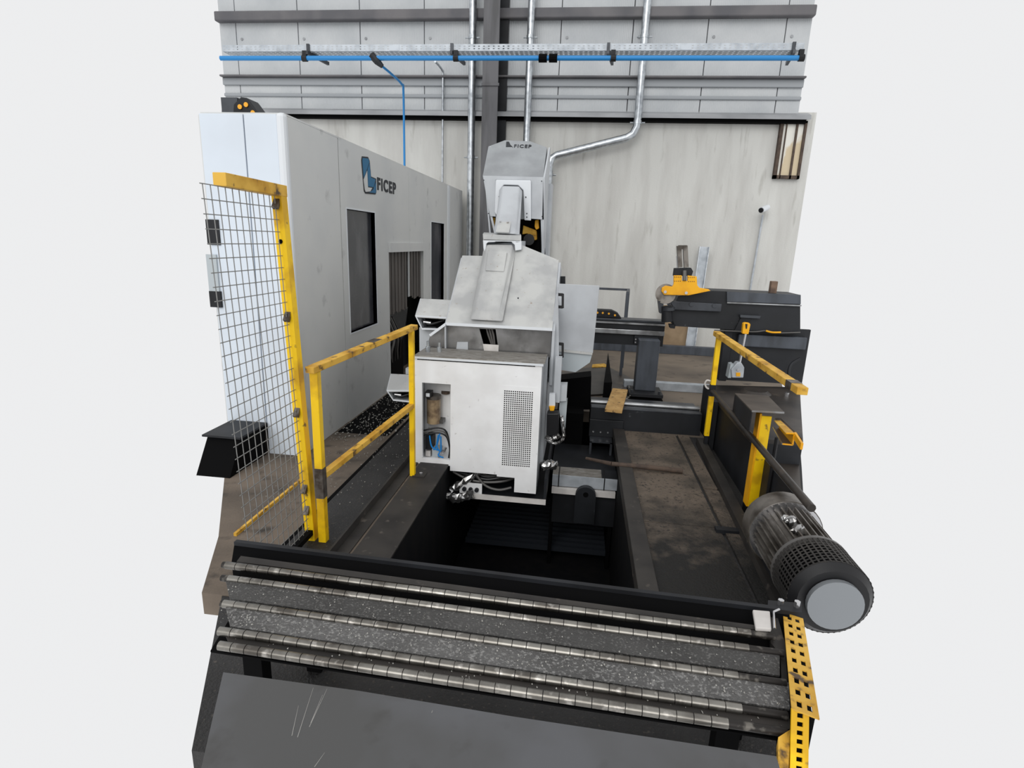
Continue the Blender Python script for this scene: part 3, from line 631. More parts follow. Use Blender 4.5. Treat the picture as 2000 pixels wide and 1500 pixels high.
# left cable boxes (sloped tops, open fronts)
def cable_box(q, y, par):
    (a, b_, c_, d_, e_, f_) = q   # top-left, top-right, front-right, front-left, bottom-left, bottom-right
    tl, tr = P(*a, y=y+.15), P(*b_, y=y+.15); fr_, fl = P(*c_, y=y), P(*d_, y=y); bl, br = P(*e_, y=y+.02), P(*f_, y=y+.02)
    MB().prism([fl, fr_, tr, tl], (0, 0, -.012)).build('box_top', 'hood', par)
    bk = V((0, .15, 0))
    MB().beam(fl, fr_, .008, .012).build('box_rim', 'trim_white', par)
    MB().beam(fl, bl, .01, .01).build('box_rim', 'trim_white', par)
    MB().beam(bl, br, .01, .014).build('box_rim', 'trim_white', par)
    MB().prism([fl, bl, bl+bk, tl], (-.006, 0, 0)).build('box_side', 'head', par)
    MB().prism([bl, br, br+bk, bl+bk], (0, 0, -.008)).build('box_floor', 'head', par)
    MB().prism([bl+bk, br+bk, tr, tl], (0, .01, 0)).build('box_back', 'blacker', par)
    m0 = (fl+bl)/2; m1 = (fr_+br)/2
    MB().tube(bez([m0+(m1-m0)*.1+V((0, .04, .01)), m0+(m1-m0)*.4+V((0, .03, -.015)), m0+(m1-m0)*.95+V((0, .05, .02))], 6), .011, 8).build('cable', 'hose', par, smooth=True)
    MB().tube([m0+(m1-m0)*.15+V((0, .04, .0)), m0+(m1-m0)*.45+V((0, .035, -.005))], .016, 8).build('plug', 'chrome', par, smooth=True)
cable_box(((822, 583), (882, 586), (876, 621), (812, 617), (824, 642), (858, 643)), 4.42, MX)
box(-1.32, -1.06, 4.5, 4.6, .80, 1.0).build('box_stem', 'head', MX)
cable_box(((764, 730), (806, 732), (806, 763), (756, 763), (768, 781), (806, 785)), 4.5, MX)
box(-1.50, -1.19, 4.68, 4.74, .50, .60).build('box_stem', 'head', MX)
# servo unit at right side of cabinet
box(-.165, -.115, 4.26, 4.34, .50, .86).build('servo_bracket', 'head', MX)
plate([(1088, 752), (1108, 752), (1106, 783), (1086, 785)], 4.30, .10).build('servo_guard', 'head', MX)
MB().prism([P(1093, 785, y=4.34), P(1108, 782, y=4.34), P(1104, 835, y=4.34), P(1100, 860, y=4.34), P(1092, 800, y=4.34)], (0, .08, 0)).build('servo_guard', 'grey_panel', MX)
plate([(1073, 770), (1084, 770), (1084, 794), (1072, 794)], 4.19, .05).build('connector', 'trim_white', MX)
plate([(1072, 793), (1084, 793), (1082, 803), (1074, 803)], 4.18, .06).build('connector', 'yellow_bright', MX, bev=.006)
plate([(1068, 808), (1091, 808), (1090, 852), (1067, 852)], 4.20, .10).build('servo_motor', 'hose', MX, bev=.006)
foil([P(1067, 858, y=4.2), P(1085, 866, y=4.18), P(1100, 855, y=4.2), P(1099, 825, y=4.22), P(1096, 812, y=4.23)], .014, seed=8)
foil([P(1066, 853, y=4.2), P(1078, 858, y=4.2), P(1092, 850, y=4.2)], .02, seed=9)
for q in ((1097, 713), (1093, 722)): MB().disc(P(*q, y=4.36), (0, -1, 0), .009, .02, 8).build('bolt', 'chrome', MX)
#==================================================================== PIT CROSS MEMBERS (right of machine)
t = thing('pit_frame', 'black steel frame crossing the pit right of the white machine', 'frame', (.1, 4.8, -1.05))
box(-.16, .40, 4.62, 5.25, -.24, -.20).build('deck_plate', 'black', t)
box(-.13, .40, 4.42, 4.60, -.62, -.33).build('cross_plate', 'black', t)
MB().tube([(.145, 4.30, -.305), (.145, 4.35, -.305)], .085, 24).box(.06, .23, 4.302, 4.348, -.55, -.305).build('lifting_lug', 'beam_black', t)
MB().disc((.145, 4.30, -.285), (0, -1, 0), .022, .004, 14).build('lug_hole', 'blacker', t)
box(-.16, .1, 5.25, 5.7, -.6, .12).build('end_plate', 'blacker', t)
box(-.15, -.12, 4.45, 4.6, -1.05, -.34).build('leg', 'blacker', t); box(.36, .39, 4.45, 4.6, -1.05, -.34).build('leg', 'blacker', t)
t = thing('light_channel', 'light grey steel channel bridging the pit beside the machine base', 'channel', (.1, 4.5, -.2))
MB().box(-.14, .27, 4.40, 4.58, -.195, -.17).build('top_flange', 'worn_top', t)
box(-.14, .41, 4.385, 4.40, -.265, -.17).build('front_web', 'galv_dull', t)
box(.27, .41, 4.40, 4.58, -.195, -.17).build('top_flange', 'black', t)
box(-.14, .39, 4.36, 4.40, -.325, -.275).build('lower_flange', 'tag_white', t)
for x in (-.09, .29): box(x, x+.008, 4.38, 4.59, -.27, -.165).build('strap', 'hose', t)
t = tag(MB().tube([P(1195, 906, z=.035), P(1270, 913, z=.04), P(1333, 920, z=.03)], [.018, .02, .02], 10).tube([P(1145, 895, z=.0), P(1195, 906, z=.035)], [.012, .018], 8).build('loose_pipe', 'rust', None, smooth=True), 'rusty pipe lying across the pit edge onto the walkway', 'pipe')
# dark chutes far side
tag(MB().prism([P(1092, 742, y=5.5), P(1155, 735, y=5.5), P(1153, 800, y=5.5), P(1095, 800, y=5.5)], (0, .25, 0)).build('chute', 'blacker', None), 'black sheet metal chute behind the machine beside the crossbeam', 'chute')
tag(MB().prism([P(1090, 730, z=0), P(1180, 715, z=0), P(1240, 745, z=0), P(1225, 770, z=0), P(1130, 775, z=0)], (0, 0, .02)).build('floor_plate', 'greasy', None), 'dark greasy steel plate on the floor beyond the crossbeam', 'plate')
tag(MB().prism([P(1185, 722, z=.02), P(1176, 790, z=.02), P(1192, 790, z=.02)], (0, 0, .25)).build('fin_plate', 'blacker', None), 'black pointed steel fin standing behind the yellow board', 'plate')
tag(MB().prism([P(1157, 713, z=0.021), P(1180, 711, z=.021), P(1190, 717, z=.021), P(1156, 718, z=.021)], (0, 0, .01)).build('yellow_strip', 'yellow_worn', None), 'flat worn yellow strip on the far floor behind the open door', 'strip')
#==================================================================== CROSSBEAM with pillar
t = thing('crossbeam', 'heavy black steel crossbeam spanning behind the walkway with rail on top', 'beam', (.7, 5.35, 0))
box(.165, 1.20, 5.20, 5.24, -.06, .20).build('front_web', 'beam_black', t)
box(.165, 1.20, 5.24, 5.62, -.06, .10).build('body', 'blacker', t)
box(.165, 1.20, 5.20, 5.30, .20, .215).build('front_flange', 'rail_dark', t, bev=.003)
box(.165, 1.20, 5.32, 5.36, .10, .215).build('rail_web', 'blacker', t)
MB().tube([(.165, 5.34, .225), (1.20, 5.34, .225)], .022, 10).build('rail', 'rail_shine', t, smooth=True)
box(.165, 1.20, 5.50, 5.62, .10, .20).build('rear_flange', 'rail_dark', t, bev=.003)
box(.16, .48, 5.16, 5.20, -.07, .10).build('end_bracket', 'beam_black', t, bev=.004)
for x in (.2, .27, .34): MB().disc((x, 5.16, -.02), (0, -1, 0), .008, .008, 8).build('bolt', 'chrome', t)
b_ = MB().box(.17, .19, 5.02, 5.06, -.30, -.075).box(.36, .38, 5.02, 5.06, -.30, -.075).box(.17, .38, 5.02, 5.2, -.085, -.07)
b_.build('saddle', 'rail_dark', t)
t = thing('upper_rail_beam', 'black rail beam on a slate grey pillar behind the crossbeam', 'rail beam', (.6, 6.5, 0))
box(.15, .96, 6.42, 6.62, .80, .885).build('rail_top', 'black', t, bev=.006)
box(.15, .96, 6.40, 6.44, .745, .80).build('rail_shine_bar', 'rail_shine', t, bev=.006)
box(.15, .96, 6.40, 6.415, .862, .88).build('rail_shine_bar', 'rail_shine', t)  # bright bar added as the shine along the upper edge
box(.15, .96, 6.45, 6.60, .62, .76).build('rail_body', 'beam_black', t)
box(.15, .96, 6.44, 6.64, .885, .91).build('rail_cap', 'rail_dark', t, bev=.006)
box(.63, .89, 6.38, 6.50, .64, .74).build('head_bracket', 'beam_black', t)
box(.67, .90, 6.24, 6.44, .14, .72).build('pillar', 'slate', t, bev=.01)
box(.60, .97, 6.1, 6.46, .10, .14).build('pillar_foot', 'black', t, bev=.004)
box(.60, .97, 6.1, 6.46, .0, .08).build('plinth', 'blacker', t)
for s_ in (.63, .93): MB().disc((s_, 6.14, .14), (0, 0, 1), .014, .03, 8).build('bolt', 'rail_dark', t)
for x_, z_ in ((.645, .70), (.645, .665), (.875, .70)): MB().disc((x_, 6.38, z_), (0, -1, 0), .009, .01, 8).build('bolt', 'chrome', t)
t = thing('cable_chain', 'black cable chain end with amber dots on the rail beam', 'cable chain', (.3, 6.6, .91))
MB().prism([(.15, 6.5, .91), (.15, 6.5, 1.0), (.36, 6.5, 1.0), (.43, 6.5, .97), (.48, 6.5, .91)], (0, .12, 0)).build('chain_body', 'black', t, bev=.008)
for x_, z_ in ((.20, .965), (.26, .965), (.33, .96), (.40, .945)): MB().disc((x_, 6.495, z_), (0, -1, 0), .012, .006, 10).build('dot', 'orange_dot', t)
tag(MB().beam(P(1198, 803, z=.262), P(1211, 762, z=.27), .155, .03).build('yellow_board', 'wood', None, bev=.003), 'speckled yellow wooden board lying across the crossbeam', 'board')
t = thing('tube_frame', 'thin dark tubular steel frame standing on the far floor', 'frame', (.6, 7.9, 0))
fa, fb = V((.60, 7.5, 0)), V((.66, 8.1, 0))
for q in (fa, fb): MB().beam(q, q+V((0, 0, 1.12)), .035, .035, (0, 1, 0)).build('post', 'slate', t)
MB().beam(fa+V((0, 0, 1.12)), fb+V((0, 0, 1.12)), .035, .035).build('end_rail', 'slate', t)
MB().beam(fb+V((0, 0, 1.12)), fb+V((-.45, 0, 1.12)), .03, .03).build('top_rail', 'slate', t)
foilp = thing('swarf_pile', 'small heap of shiny swarf at the foot of the slate pillar', 'swarf', (.5, 6.2, 0))
random.seed(12)
sw = MB()
for i in range(90):
    c_ = V((random.gauss(.52, .06), random.gauss(6.15, .07), 0)); c_.z = .01+abs(random.gauss(.0, .05))
    d_ = V((random.uniform(-1, 1), random.uniform(-1, 1), random.uniform(-.6, .6))).normalized()*.03
    sw.tube([c_-d_, c_, c_+d_+V((0, 0, .01))], .005, 4)
sw.build('chips', 'chip', foilp, kind='stuff')
#==================================================================== CARRIAGE BEAM (right)
t = thing('carriage_beam', 'black carriage beam with clamp arm reaching in from the right', 'carriage', (1.5, 5.7, .44))
BX = 2.12
MB().prism([P(1325, 578, y=5.6), P(1392, 568, y=5.6), P(1563, 576, y=5.6), P(1563, 650, y=5.6), P(1400, 642, y=5.6), P(1318, 637, y=5.6), P(1310, 612, y=5.6)], (0, .35, 0)).build('beam_body', 'beam_black', t)
MB().beam(P(1420, 591, y=5.57), P(1565, 597, y=5.57), .012, .012).build('edge_strip', 'rail_shine', t)
MB().prism([P(1420, 570, y=5.575), P(1564, 576, y=5.575), P(1564, 594, y=5.575), P(1420, 589, y=5.575)], (0, .03, 0)).build('upper_plate', 'slate', t)
MB().prism([P(1308, 588, y=5.54), P(1410, 594, y=5.54), P(1408, 609, y=5.54), P(1318, 605, y=5.54)], (0, .06, 0)).build('clamp_plate', 'rail_dark', t, bev=.004)
for q in ((1306, 592), (1350, 594), (1395, 597)): MB().disc(P(*q, y=5.54), (0, -1, 0), .02, .012, 12).build('bolt', 'rail_dark', t)
MB().tube([P(1302, 598, y=5.5), P(1303, 628, y=5.5)], [.045, .055], 14).build('roller', 'black', t, smooth=True)
MB().tube([P(1306, 600, y=5.49), P(1306, 606, y=5.49)], .058, 14).build('roller_cap', 'rail_dark', t, smooth=True)
plate([(1286, 588), (1296, 588), (1296, 612), (1289, 612)], 5.52, .1).build('end_stop', 'rail_dark', t)
plate([(1307, 634), (1320, 634), (1318, 642), (1309, 641)], 5.6, .08).build('lug', 'black', t)
MB().tube([P(1300, 574, y=5.52), P(1300, 574, y=5.6)], .095, 24).build('guide_wheel', 'motor', t, smooth=True)
# yellow guide bracket
plate([(1293, 562), (1300, 558), (1313, 560), (1316, 555), (1316, 538), (1332, 538), (1332, 548), (1343, 549), (1343, 538), (1361, 540), (1362, 557), (1366, 562), (1384, 565), (1388, 568), (1345, 577), (1297, 576), (1292, 569)], 5.48, .03).build('guide_bracket', 'yellow_bright', t, bev=.004, label='bright yellow guide bracket')
for q in ((1299, 570), (1340, 572)): MB().disc(P(*q, y=5.48), (0, -1, 0), .014, .01, 12).build('bolt', 'chrome', t)
for r_ in (541, 549):
    for k_ in range(4):
        for x_ in (1318, 1345):
            if r_ == 541 or True: MB().disc(P(x_+k_*3.6, r_+(.8 if x_ > 1330 else 0), y=5.478), (0, -1, 0), .004, .002, 6).build('bracket_hole', 'rust', t)
plate([(1318, 524), (1350, 523), (1354, 530), (1351, 539), (1316, 539)], 5.52, .08).build('cylinder_head', 'black', t, bev=.004)
MB().tube([P(1337, 529, y=5.5), P(1337, 548, y=5.47)], .018, 10).build('piston', 'hose_grey', t, smooth=True)
for a, b_ in ((1328, .0), (1340, .0)): MB().beam(P(a, 522, y=5.55), P(a-2, 480, y=5.55), .04, .05, (0, 1, 0)).build('cylinder_post', 'motor', t)
MB().beam(P(1323, 523, y=5.55), P(1322, 500, y=5.55), .012, .012, (0, 1, 0)).build('side_rod', 'rail_shine', t)
plate([(1327, 479), (1342, 479), (1341, 487), (1329, 487)], 5.53, .08).build('post_cap', 'motor', t)
plate([(1446, 615), (1486, 617), (1484, 622), (1446, 620)], 5.55, .05).build('clevis_mount', 'rail_dark', t)
plate([(1448, 619), (1470, 620), (1455, 645), (1435, 645)], 5.58, .03).build('mount_rib', 'black', t)
MB().tube(bez([P(1395, 645, y=5.58), P(1470, 648, y=5.58), P(1495, 646, y=5.58), P(1520, 650, y=5.58), P(1563, 649, y=5.58)], 5), .006, 6).build('cable', 'hose_grey', t, smooth=True)
MB().tube(bez([P(1496, 646, y=5.57), P(1508, 649, y=5.57), P(1525, 649, y=5.57)], 5), .009, 6).build('cable_sleeve', 'yellow_bright', t, smooth=True)
# frame under carriage
MB().box(1.42, 1.50, 5.66, 5.86, .44, 1.0).build('support_column', 'black', t, bev=.01)
box(1.50, 2.24, 5.72, 5.76, .44, .99).build('back_panel', 'beam_black', t)
box(1.56, 2.20, 5.66, 5.72, .80, .92).build('rail', 'slate', t, bev=.01)
MB().tube(bez([P(1563, 700, y=5.6), P(1545, 712, y=5.6), P(1540, 732, y=5.55), P(1545, 738, y=5.5)], 5), .014, 8).build('corrugated_hose', 'black', t, smooth=True)
# cylinder
t = thing('pneumatic_cylinder', 'small pneumatic cylinder with yellow clevis below the black carriage beam', 'cylinder', P(1437, 742, y=5.35))
plate([(1452, 632), (1456, 630), (1464, 631), (1466, 634), (1462, 653), (1450, 652)], 5.36, .05).build('clevis', 'yellow_bright', t, bev=.005)
plate([(1456, 633), (1460, 633), (1459, 642), (1457, 642)], 5.352, .01).build('clevis_slot', 'hose', t)
MB().tube([P(1456, 652, y=5.38), P(1444, 712, y=5.38)], .012, 10).build('rod', 'chrome', t, smooth=True)
plate([(1440, 708), (1448, 708), (1454, 718), (1452, 738), (1430, 738), (1428, 722)], 5.33, .08).build('valve_body', 'galv_dull', t, bev=.006)
plate([(1427, 712), (1433, 711), (1428, 738), (1422, 738)], 5.36, .1).build('mount_plate', 'grey_panel', t)
plate([(1438, 728), (1446, 728), (1446, 735), (1438, 735)], 5.32, .01).build('label_plate', 'yellow_bright', t)
MB().disc(P(1441, 722, y=5.33), (0, -1, 0), .012, .015, 10).build('knob', 'chrome', t)
#==================================================================== TABLE BLOCK (right)
t = thing('machine_table', 'dark greasy steel machine table right of the walkway rail', 'table', (1.7, 4.3, 0))
TZ = .44
MB().prism([(1.245, 3.9, TZ), (1.235, 5.45, TZ), (2.18, 5.60, TZ), (1.94, 4.9, TZ), (1.60, 3.9, TZ)], (0, 0, -.03)).build('table_top', 'greasy', t)
box(1.25, 1.27, 3.0, 5.44, 0, TZ-.03).build('side_plate', 'black', t)
box(1.20, 1.24, 4.83, 4.95, 0, TZ).build('corner_leg', 'black', t)
MB().prism([(1.235, 5.45, TZ), (1.235, 5.45, 0), (1.235, 5.1, 0), (1.235, 5.1, TZ)], (.02, 0, 0)).build('end_plate', 'black', t)
MB().prism([(1.27, 2.98, .25), (1.30, 2.98, .25), (1.60, 3.9, .25), (1.27, 3.9, .25)], (0, 0, .02)).build('lower_shelf', 'greasy', t)
MB().prism([(1.27, 2.98, 0), (1.31, 2.98, 0), (1.62, 3.9, 0), (2.18, 5.6, 0), (2.15, 5.6, 0), (1.59, 3.92, 0)], (0, 0, .25)).build('far_side_plate', 'black', t)
box(1.27, 1.60, 3.9, 3.92, .25, .41).build('end_plate', 'black', t)
MB().tube([(1.66, 5.25, TZ), (1.66, 5.25, TZ+.03)], [.14, .10], 20).build('floor_socket', 'greasy', t)
MB().disc((1.92, 5.2, TZ), (0, 0, 1), .02, .035, 10).build('bolt', 'chrome', t)
MB().disc((1.38, 4.62, TZ), (0, 0, 1), .006, .003, 8).build('drilled_hole', 'blacker', t)
lp = bez([P(1389, 745, y=4.85), P(1381, 743, y=4.86), P(1377, 750, y=4.87), P(1381, 758, y=4.86), P(1389, 760, y=4.85)], 5)
tag(MB().tube(lp, .008, 8).build('rope_loop', 'tag_white', None, smooth=True), 'white rope loop hanging at the post of the right railing', 'rope')
# flag plate
t = thing('bent_sheet', 'bent bare steel sheet cover above the bright yellow post', 'sheet cover', P(1465, 803, y=3.5))
a, b_, c_, d_ = P(1468, 804, y=3.5), P(1531, 807, y=3.5), P(1500, 775, y=4.15), P(1435, 770, y=4.2)
MB().prism([a, b_, c_, d_], (0, 0, .008)).build('top_sheet', 'sheet_brown', t)
MB().beam(a+V((0, -.004, .004)), b_+V((0, -.004, .004)), .006, .010).build('front_edge', 'rail_shine', t)
MB().prism([a, d_, d_-V((0, 0, .13)), a-V((0, 0, .13))], (.006, 0, 0)).build('side_sheet', 'black', t)
# yellow post
t = thing('channel_post', 'bright yellow channel post standing behind the electric motor', 'post', (1.20, 3.58, 0))
MB().beam((1.222, 3.58, .07), (1.222, 3.58, .70), .062, .012, (0, 1, 0)).build('web', 'yellow', t)
MB().beam((1.186, 3.615, .07), (1.186, 3.615, .715), .012, .08, (0, 1, 0)).build('flange', 'yellow_bright', t)
box(1.18, 1.24, 3.57, 3.65, .0, .07).build('foot', 'hose', t)
# yellow U bracket
t = thing('yellow_bracket', 'bent yellow steel channel bracket at the right picture side below the railing', 'bracket', (1.35, 3.3, .25))
near = [P(1535, 846, y=3.06), P(1551, 847, y=3.06), P(1548, 869, y=3.06), P(1528, 867, y=3.06)]
far = [P(1512, 821, y=3.5), P(1523, 821, y=3.5), P(1521, 836, y=3.5), P(1510, 834, y=3.5)]
for k_, (nm, mm, ex) in enumerate((('top_flange', 'yellow_worn', (0, 0, -.004)), ('web', 'yellow_bright', (.004, 0, 0)), ('lower_flange', 'sheet_brown', (0, 0, -.004)))):
    MB().prism([near[k_], near[k_+1], far[k_+1], far[k_]], ex).build(nm, mm, t)
    MB().beam(near[k_], near[k_+1], .007, .007, (0, 1, 0)).build('end_edge', 'yellow_bright', t)
MB().beam(near[3], far[3], .005, .008).build('lower_lip', 'rail_shine', t)
MB().beam(P(1552, 850, y=3.08), P(1566, 872, y=2.9), .012, .035).build('side_arm', 'yellow_bright', t)
MB().prism([P(1514, 817, y=3.56), P(1524, 816, y=3.56), P(1566, 856, y=3.1), P(1566, 868, y=3.1)], (0, 0, -.004)).build('backing_strip', 'sheet_brown', t)
MB().tube([(1.24, 3.4, .0), (1.24, 3.4, .62)], .012, 8).build('support_rod', 'hose', t)
#==================================================================== MOTOR
t = thing('electric_motor', 'grey finned electric motor with mesh fan cowl beside the walkway', 'motor', (1.17, 2.6, 0))
mc, mr = V((1.165, 0, .26)), .135
def mp_(y): return V((mc.x, y, mc.z))
MB().tube([mp_(2.98), mp_(2.86)], .19, 32).build('flange_ring', 'motor', t, smooth=True)
MB().tube([mp_(2.86), mp_(2.855)], .185, 32).build('flange_lip', 'chrome', t)
MB().tube([mp_(2.86), mp_(2.52)], mr, 28).build('stator_body', 'motor', t, smooth=True)
fin = None
for k_ in range(30):
    an = 2*math.pi*k_/30
    d_ = V((math.cos(an), 0, math.sin(an)))
    MB().beam(mp_(2.84)+d_*(mr+.014), mp_(2.54)+d_*(mr+.014), .007, .036, d_).build('cooling_fin', 'motor', t)
# fan cowl: mesh cylinder
rc, y0, y1 = .178, 2.52, 2.30
MB().tube([mp_(y0), mp_(y0-.02)], rc+.003, 36).build('cowl_rim', 'hose_grey', t, smooth=True)
MB().tube([mp_(y0-.01), mp_(y1)], rc-.03, 28).build('cowl_core', 'blacker', t)
cw = MB(); nseg = 48
for k_ in range(nseg):
    an = 2*math.pi*k_/nseg; d_ = V((math.cos(an), 0, math.sin(an)))
    cw.beam(mp_(y0)+d_*rc, mp_(y1)+d_*rc, .008, .003, d_)
for k_ in range(10):
    y_ = y0-.02-(y0-y1-.02)*k_/9
    ring = [mp_(y_)+V((math.cos(a_), 0, math.sin(a_)))*rc for a_ in [2*math.pi*i/nseg for i in range(nseg)]]
    ring2 = [p+V((0, .008, 0)) for p in ring]
    cw.add(ring+ring2, [(i, (i+1) % nseg, nseg+(i+1) % nseg, nseg+i) for i in range(nseg)])
cw.build('cowl_mesh', 'plate_edge', t, kind='stuff')
MB().tube([mp_(y1+.002), mp_(y1-.03)], [rc, rc-.03], 32).build('cowl_face', 'hose', t, smooth=True)
MB().tube([mp_(2.265), mp_(2.24)], .115, 32).build('end_disc', 'motor_disc', t, smooth=True)
foil([mp_(2.74)+V((-.07, 0, .14)), mp_(2.70)+V((-.05, 0, .16)), mp_(2.66)+V((-.05, 0, .15))], .022, 'foil_scrap', t, 21)
foil([mp_(2.64)+V((-.05, 0, .14)), mp_(2.60)+V((-.03, 0, .155))], .024, 'foil_scrap', t, 22)
box(1.08, 1.25, 2.55, 2.9, .0, .10).build('motor_foot', 'black', t)
#==================================================================== ROLLER CONVEYOR
ZR = .5
O = V((0, 0, ZR)); ux = V((math.cos(RA), math.sin(RA), 0)); uy = V((-math.sin(RA), math.cos(RA), 0))
cv = thing('roller_conveyor', 'dark roller conveyor with ringed steel rollers across the foreground', 'conveyor', (0, 1.5, 0))
def cv_y(py): # y at x=0 line for a pixel row measured at px 1000
    p = P(1000, py, z=ZR); return p.dot(uy)
def W(a, v, z): q_ = ux*a+uy*v; return V((q_.x, q_.y, z))
vs = [cv_y(1170), cv_y(1198), cv_y(1251.6), cv_y(1310), cv_y(1340.5)]
rends = [P(1503, 1239, z=ZR).dot(ux), P(1519, 1269, z=ZR).dot(ux), P(1524, 1330, z=ZR).dot(ux), P(1526, 1393, z=ZR).dot(ux), P(1524, 1423, z=ZR).dot(ux)]
lefts = [P(436, y_, z=ZR).dot(ux) for y_ in (1100, 1124, 1173, 1229, 1256)]
ring_me = None
RR = .0138
for k_, v_ in enumerate(vs):
    rl = MB().tube([W(lefts[k_]-.01, v_, ZR-RR), W(rends[k_]+.02, v_, ZR-RR)], RR*.86, 12).build('roller', 'roller_dirty', cv, smooth=True)
    org = wl(cv)
    x_ = rends[k_]-.055-.013*k_; step = .0455
    x_ -= (k_*.017) % step
    i = 0
    while x_-step > lefts[k_]-step*.6:
        c_ = W(x_, v_, ZR-RR)
        if ring_me is None:
            rg = MB().tube([c_-ux*.0011, c_-ux*.0439], RR, 20)
            # local coordinates about the ring's own centre
            me = bpy.data.meshes.new('ring'); me.from_pydata([p-c_ for p in rg.v], [], rg.f); me.materials.append(M_['roller'])
            for p_ in me.polygons: p_.use_smooth = True
            me.set_sharp_from_angle(angle=.8)
            ring_me = me
        o = bpy.data.objects.new('ring', ring_me); COL.objects.link(o); o.parent = rl; o.location = c_-org
        x_ -= step; i += 1
LX, RX = min(lefts)-.01, max(rends)+.0
def tray(v0, v1, l0, l1, z=ZR-.012, m_='tray', nm='chip_tray', r=None):
    MB().prism([W(l0, v0, z), W((r or .63), v0, z), W((r or .63), v1, z), W(l1, v1, z)], (0, 0, -.006)).build(nm, m_, cv)
rE = .645
def trayk(k0, k1, top, z, m_, a=.018, b=.03):
    l0 = lefts[k0]; l1 = lefts[k1]
    MB().prism([W(l0, vs[k0]-a, z), W(rE, vs[k0]-a, z), W(rE-.03, vs[k1]+b, z), W(l1, vs[k1]+b, z)], (0, 0, -.006)).build('chip_tray', m_, cv)
trayk(1, 2, 0, ZR-.014, 'tray', -.005, .030)
trayk(2, 3, 0, ZR-.014, 'tray_light', -.005, .026)
trayk(3, 4, 0, ZR-.022, 'tray_dark', .0, .022)
# guide sheet and far beam
vb = cv_y(1124)
MB().prism([W(-1.31, vs[0]+.028, ZR-.012), W(.60, vs[0]+.022, ZR-.012), W(.60, vs[0]+.035, ZR-.004), W(-1.31, vs[0]+.055, ZR-.004)], (0, 0, -.006)).build('guide_sheet', 'plate_edge', cv)
MB().prism([W(-1.40, vb, ZR-.02), W(.74, vb, ZR-.02), W(.74, vb-.05, ZR-.06), W(-1.38, vb-.05, ZR-.06)], (0, 0, -.14)).build('far_beam', 'blacker', cv)
MB().beam(W(-1.40, vb+.01, ZR-.012), W(.74, vb+.01, ZR-.012), .02, .016).build('beam_lip', 'black', cv)
MB().prism([W(-1.31, vs[0]+.10, ZR-.05), W(.74, vs[0]+.10, ZR-.05), W(.70, vs[1]+.0, ZR-.05), W(-1.27, vs[1]+.0, ZR-.05)], (0, 0, -.006)).build('under_sheet', 'blacker', cv)
MB().prism([W(lefts[3]-.02, vs[4]+.012, ZR-.05), W(.62, vs[4]+.012, ZR-.05), W(.66, vs[1]+.0, ZR-.05), W(-1.2, vs[1]+.0, ZR-.05)], (0, 0, -.006)).build('under_sheet', 'blacker', cv)
# right side frame
a_ = [P(1508, 1240, z=ZR), P(1527, 1262, z=ZR), P(1532, 1380, z=ZR), P(1524, 1440, z=ZR), P(1545, 1440, z=ZR), P(1552, 1400, z=ZR), P(1545, 1370, z=ZR), P(1536, 1240, z=ZR), P(1522, 1193, z=ZR), P(1505, 1190, z=ZR)]
MB().prism([p+V((0, 0, -.03)) for p in a_], (0, 0, -.12)).build('side_frame', 'plate_edge', cv)
# legs
lg = MB()
for (lx, ly) in ((P(478, 1268, z=.45).x, P(478, 1268, z=.45).y+.03), (P(1432, 1425, z=.45).x, P(1432, 1425, z=.45).y+.03)):
    box(lx-.032, lx+.032, ly, ly+.05, 0, .44).build('leg', 'blacker', cv)
box(P(478, 1268, z=.45).x-.03, P(478, 1268, z=.45).x+.03, 1.80, 1.86, 0, .34).build('leg', 'blacker', cv)
box(.62, .68, 1.74, 1.80, 0, .34).build('leg', 'blacker', cv)
# chips on trays
random.seed(5)
ch = MB()
for k_ in range(420):
    kk = random.choice((1, 1, 2, 2, 2, 2, 3)); f_ = random.uniform(.2, .75)
    v_ = vs[kk]+(vs[kk+1]-vs[kk])*f_; x_ = random.uniform(lefts[kk], .6)
    c_ = W(x_, v_, ZR-.012 if kk < 3 else ZR-.02); s_ = random.uniform(.0008, .0022); an = random.uniform(0, 3.14)
    e1, e2 = V((math.cos(an), math.sin(an), 0))*s_, V((-math.sin(an), math.cos(an), .3))*s_
    ch.add([c_-e1-e2, c_+e1-e2, c_+e1+e2+V((0, 0, s_)), c_-e1+e2], [(0, 1, 2, 3)])
ch.build('steel_chips', 'chip', cv, kind='stuff')
# white tag block + chrome clip
tag(MB().prism([P(1470, 1190, z=ZR+.01), P(1504, 1193, z=ZR+.01), P(1507, 1228, z=ZR+.01), P(1476, 1226, z=ZR+.01)], (0, 0, -.014)).build('white_pad', 'tag_white', None, bev=.004), 'small white worn pad at the right end of the top roller', 'pad')
MB().tube([P(1513, 1228, z=ZR+.02), P(1511, 1195, z=ZR+.02), P(1522, 1190, z=ZR+.02)], .004, 6).build('clip', 'chrome', cv)
for q in ((1524, 1182), (1556, 1185)): MB().disc(P(*q, z=ZR-.02), (0, 0, 1), .011, .022, 6).build('bolt', 'chrome', cv)
MB().prism([P(1500, 1172, z=ZR-.02), P(1566, 1178, z=ZR-.02), P(1566, 1196, z=ZR-.02), P(1500, 1192, z=ZR-.02)], (0, 0, -.05)).build('end_block', 'black', cv)
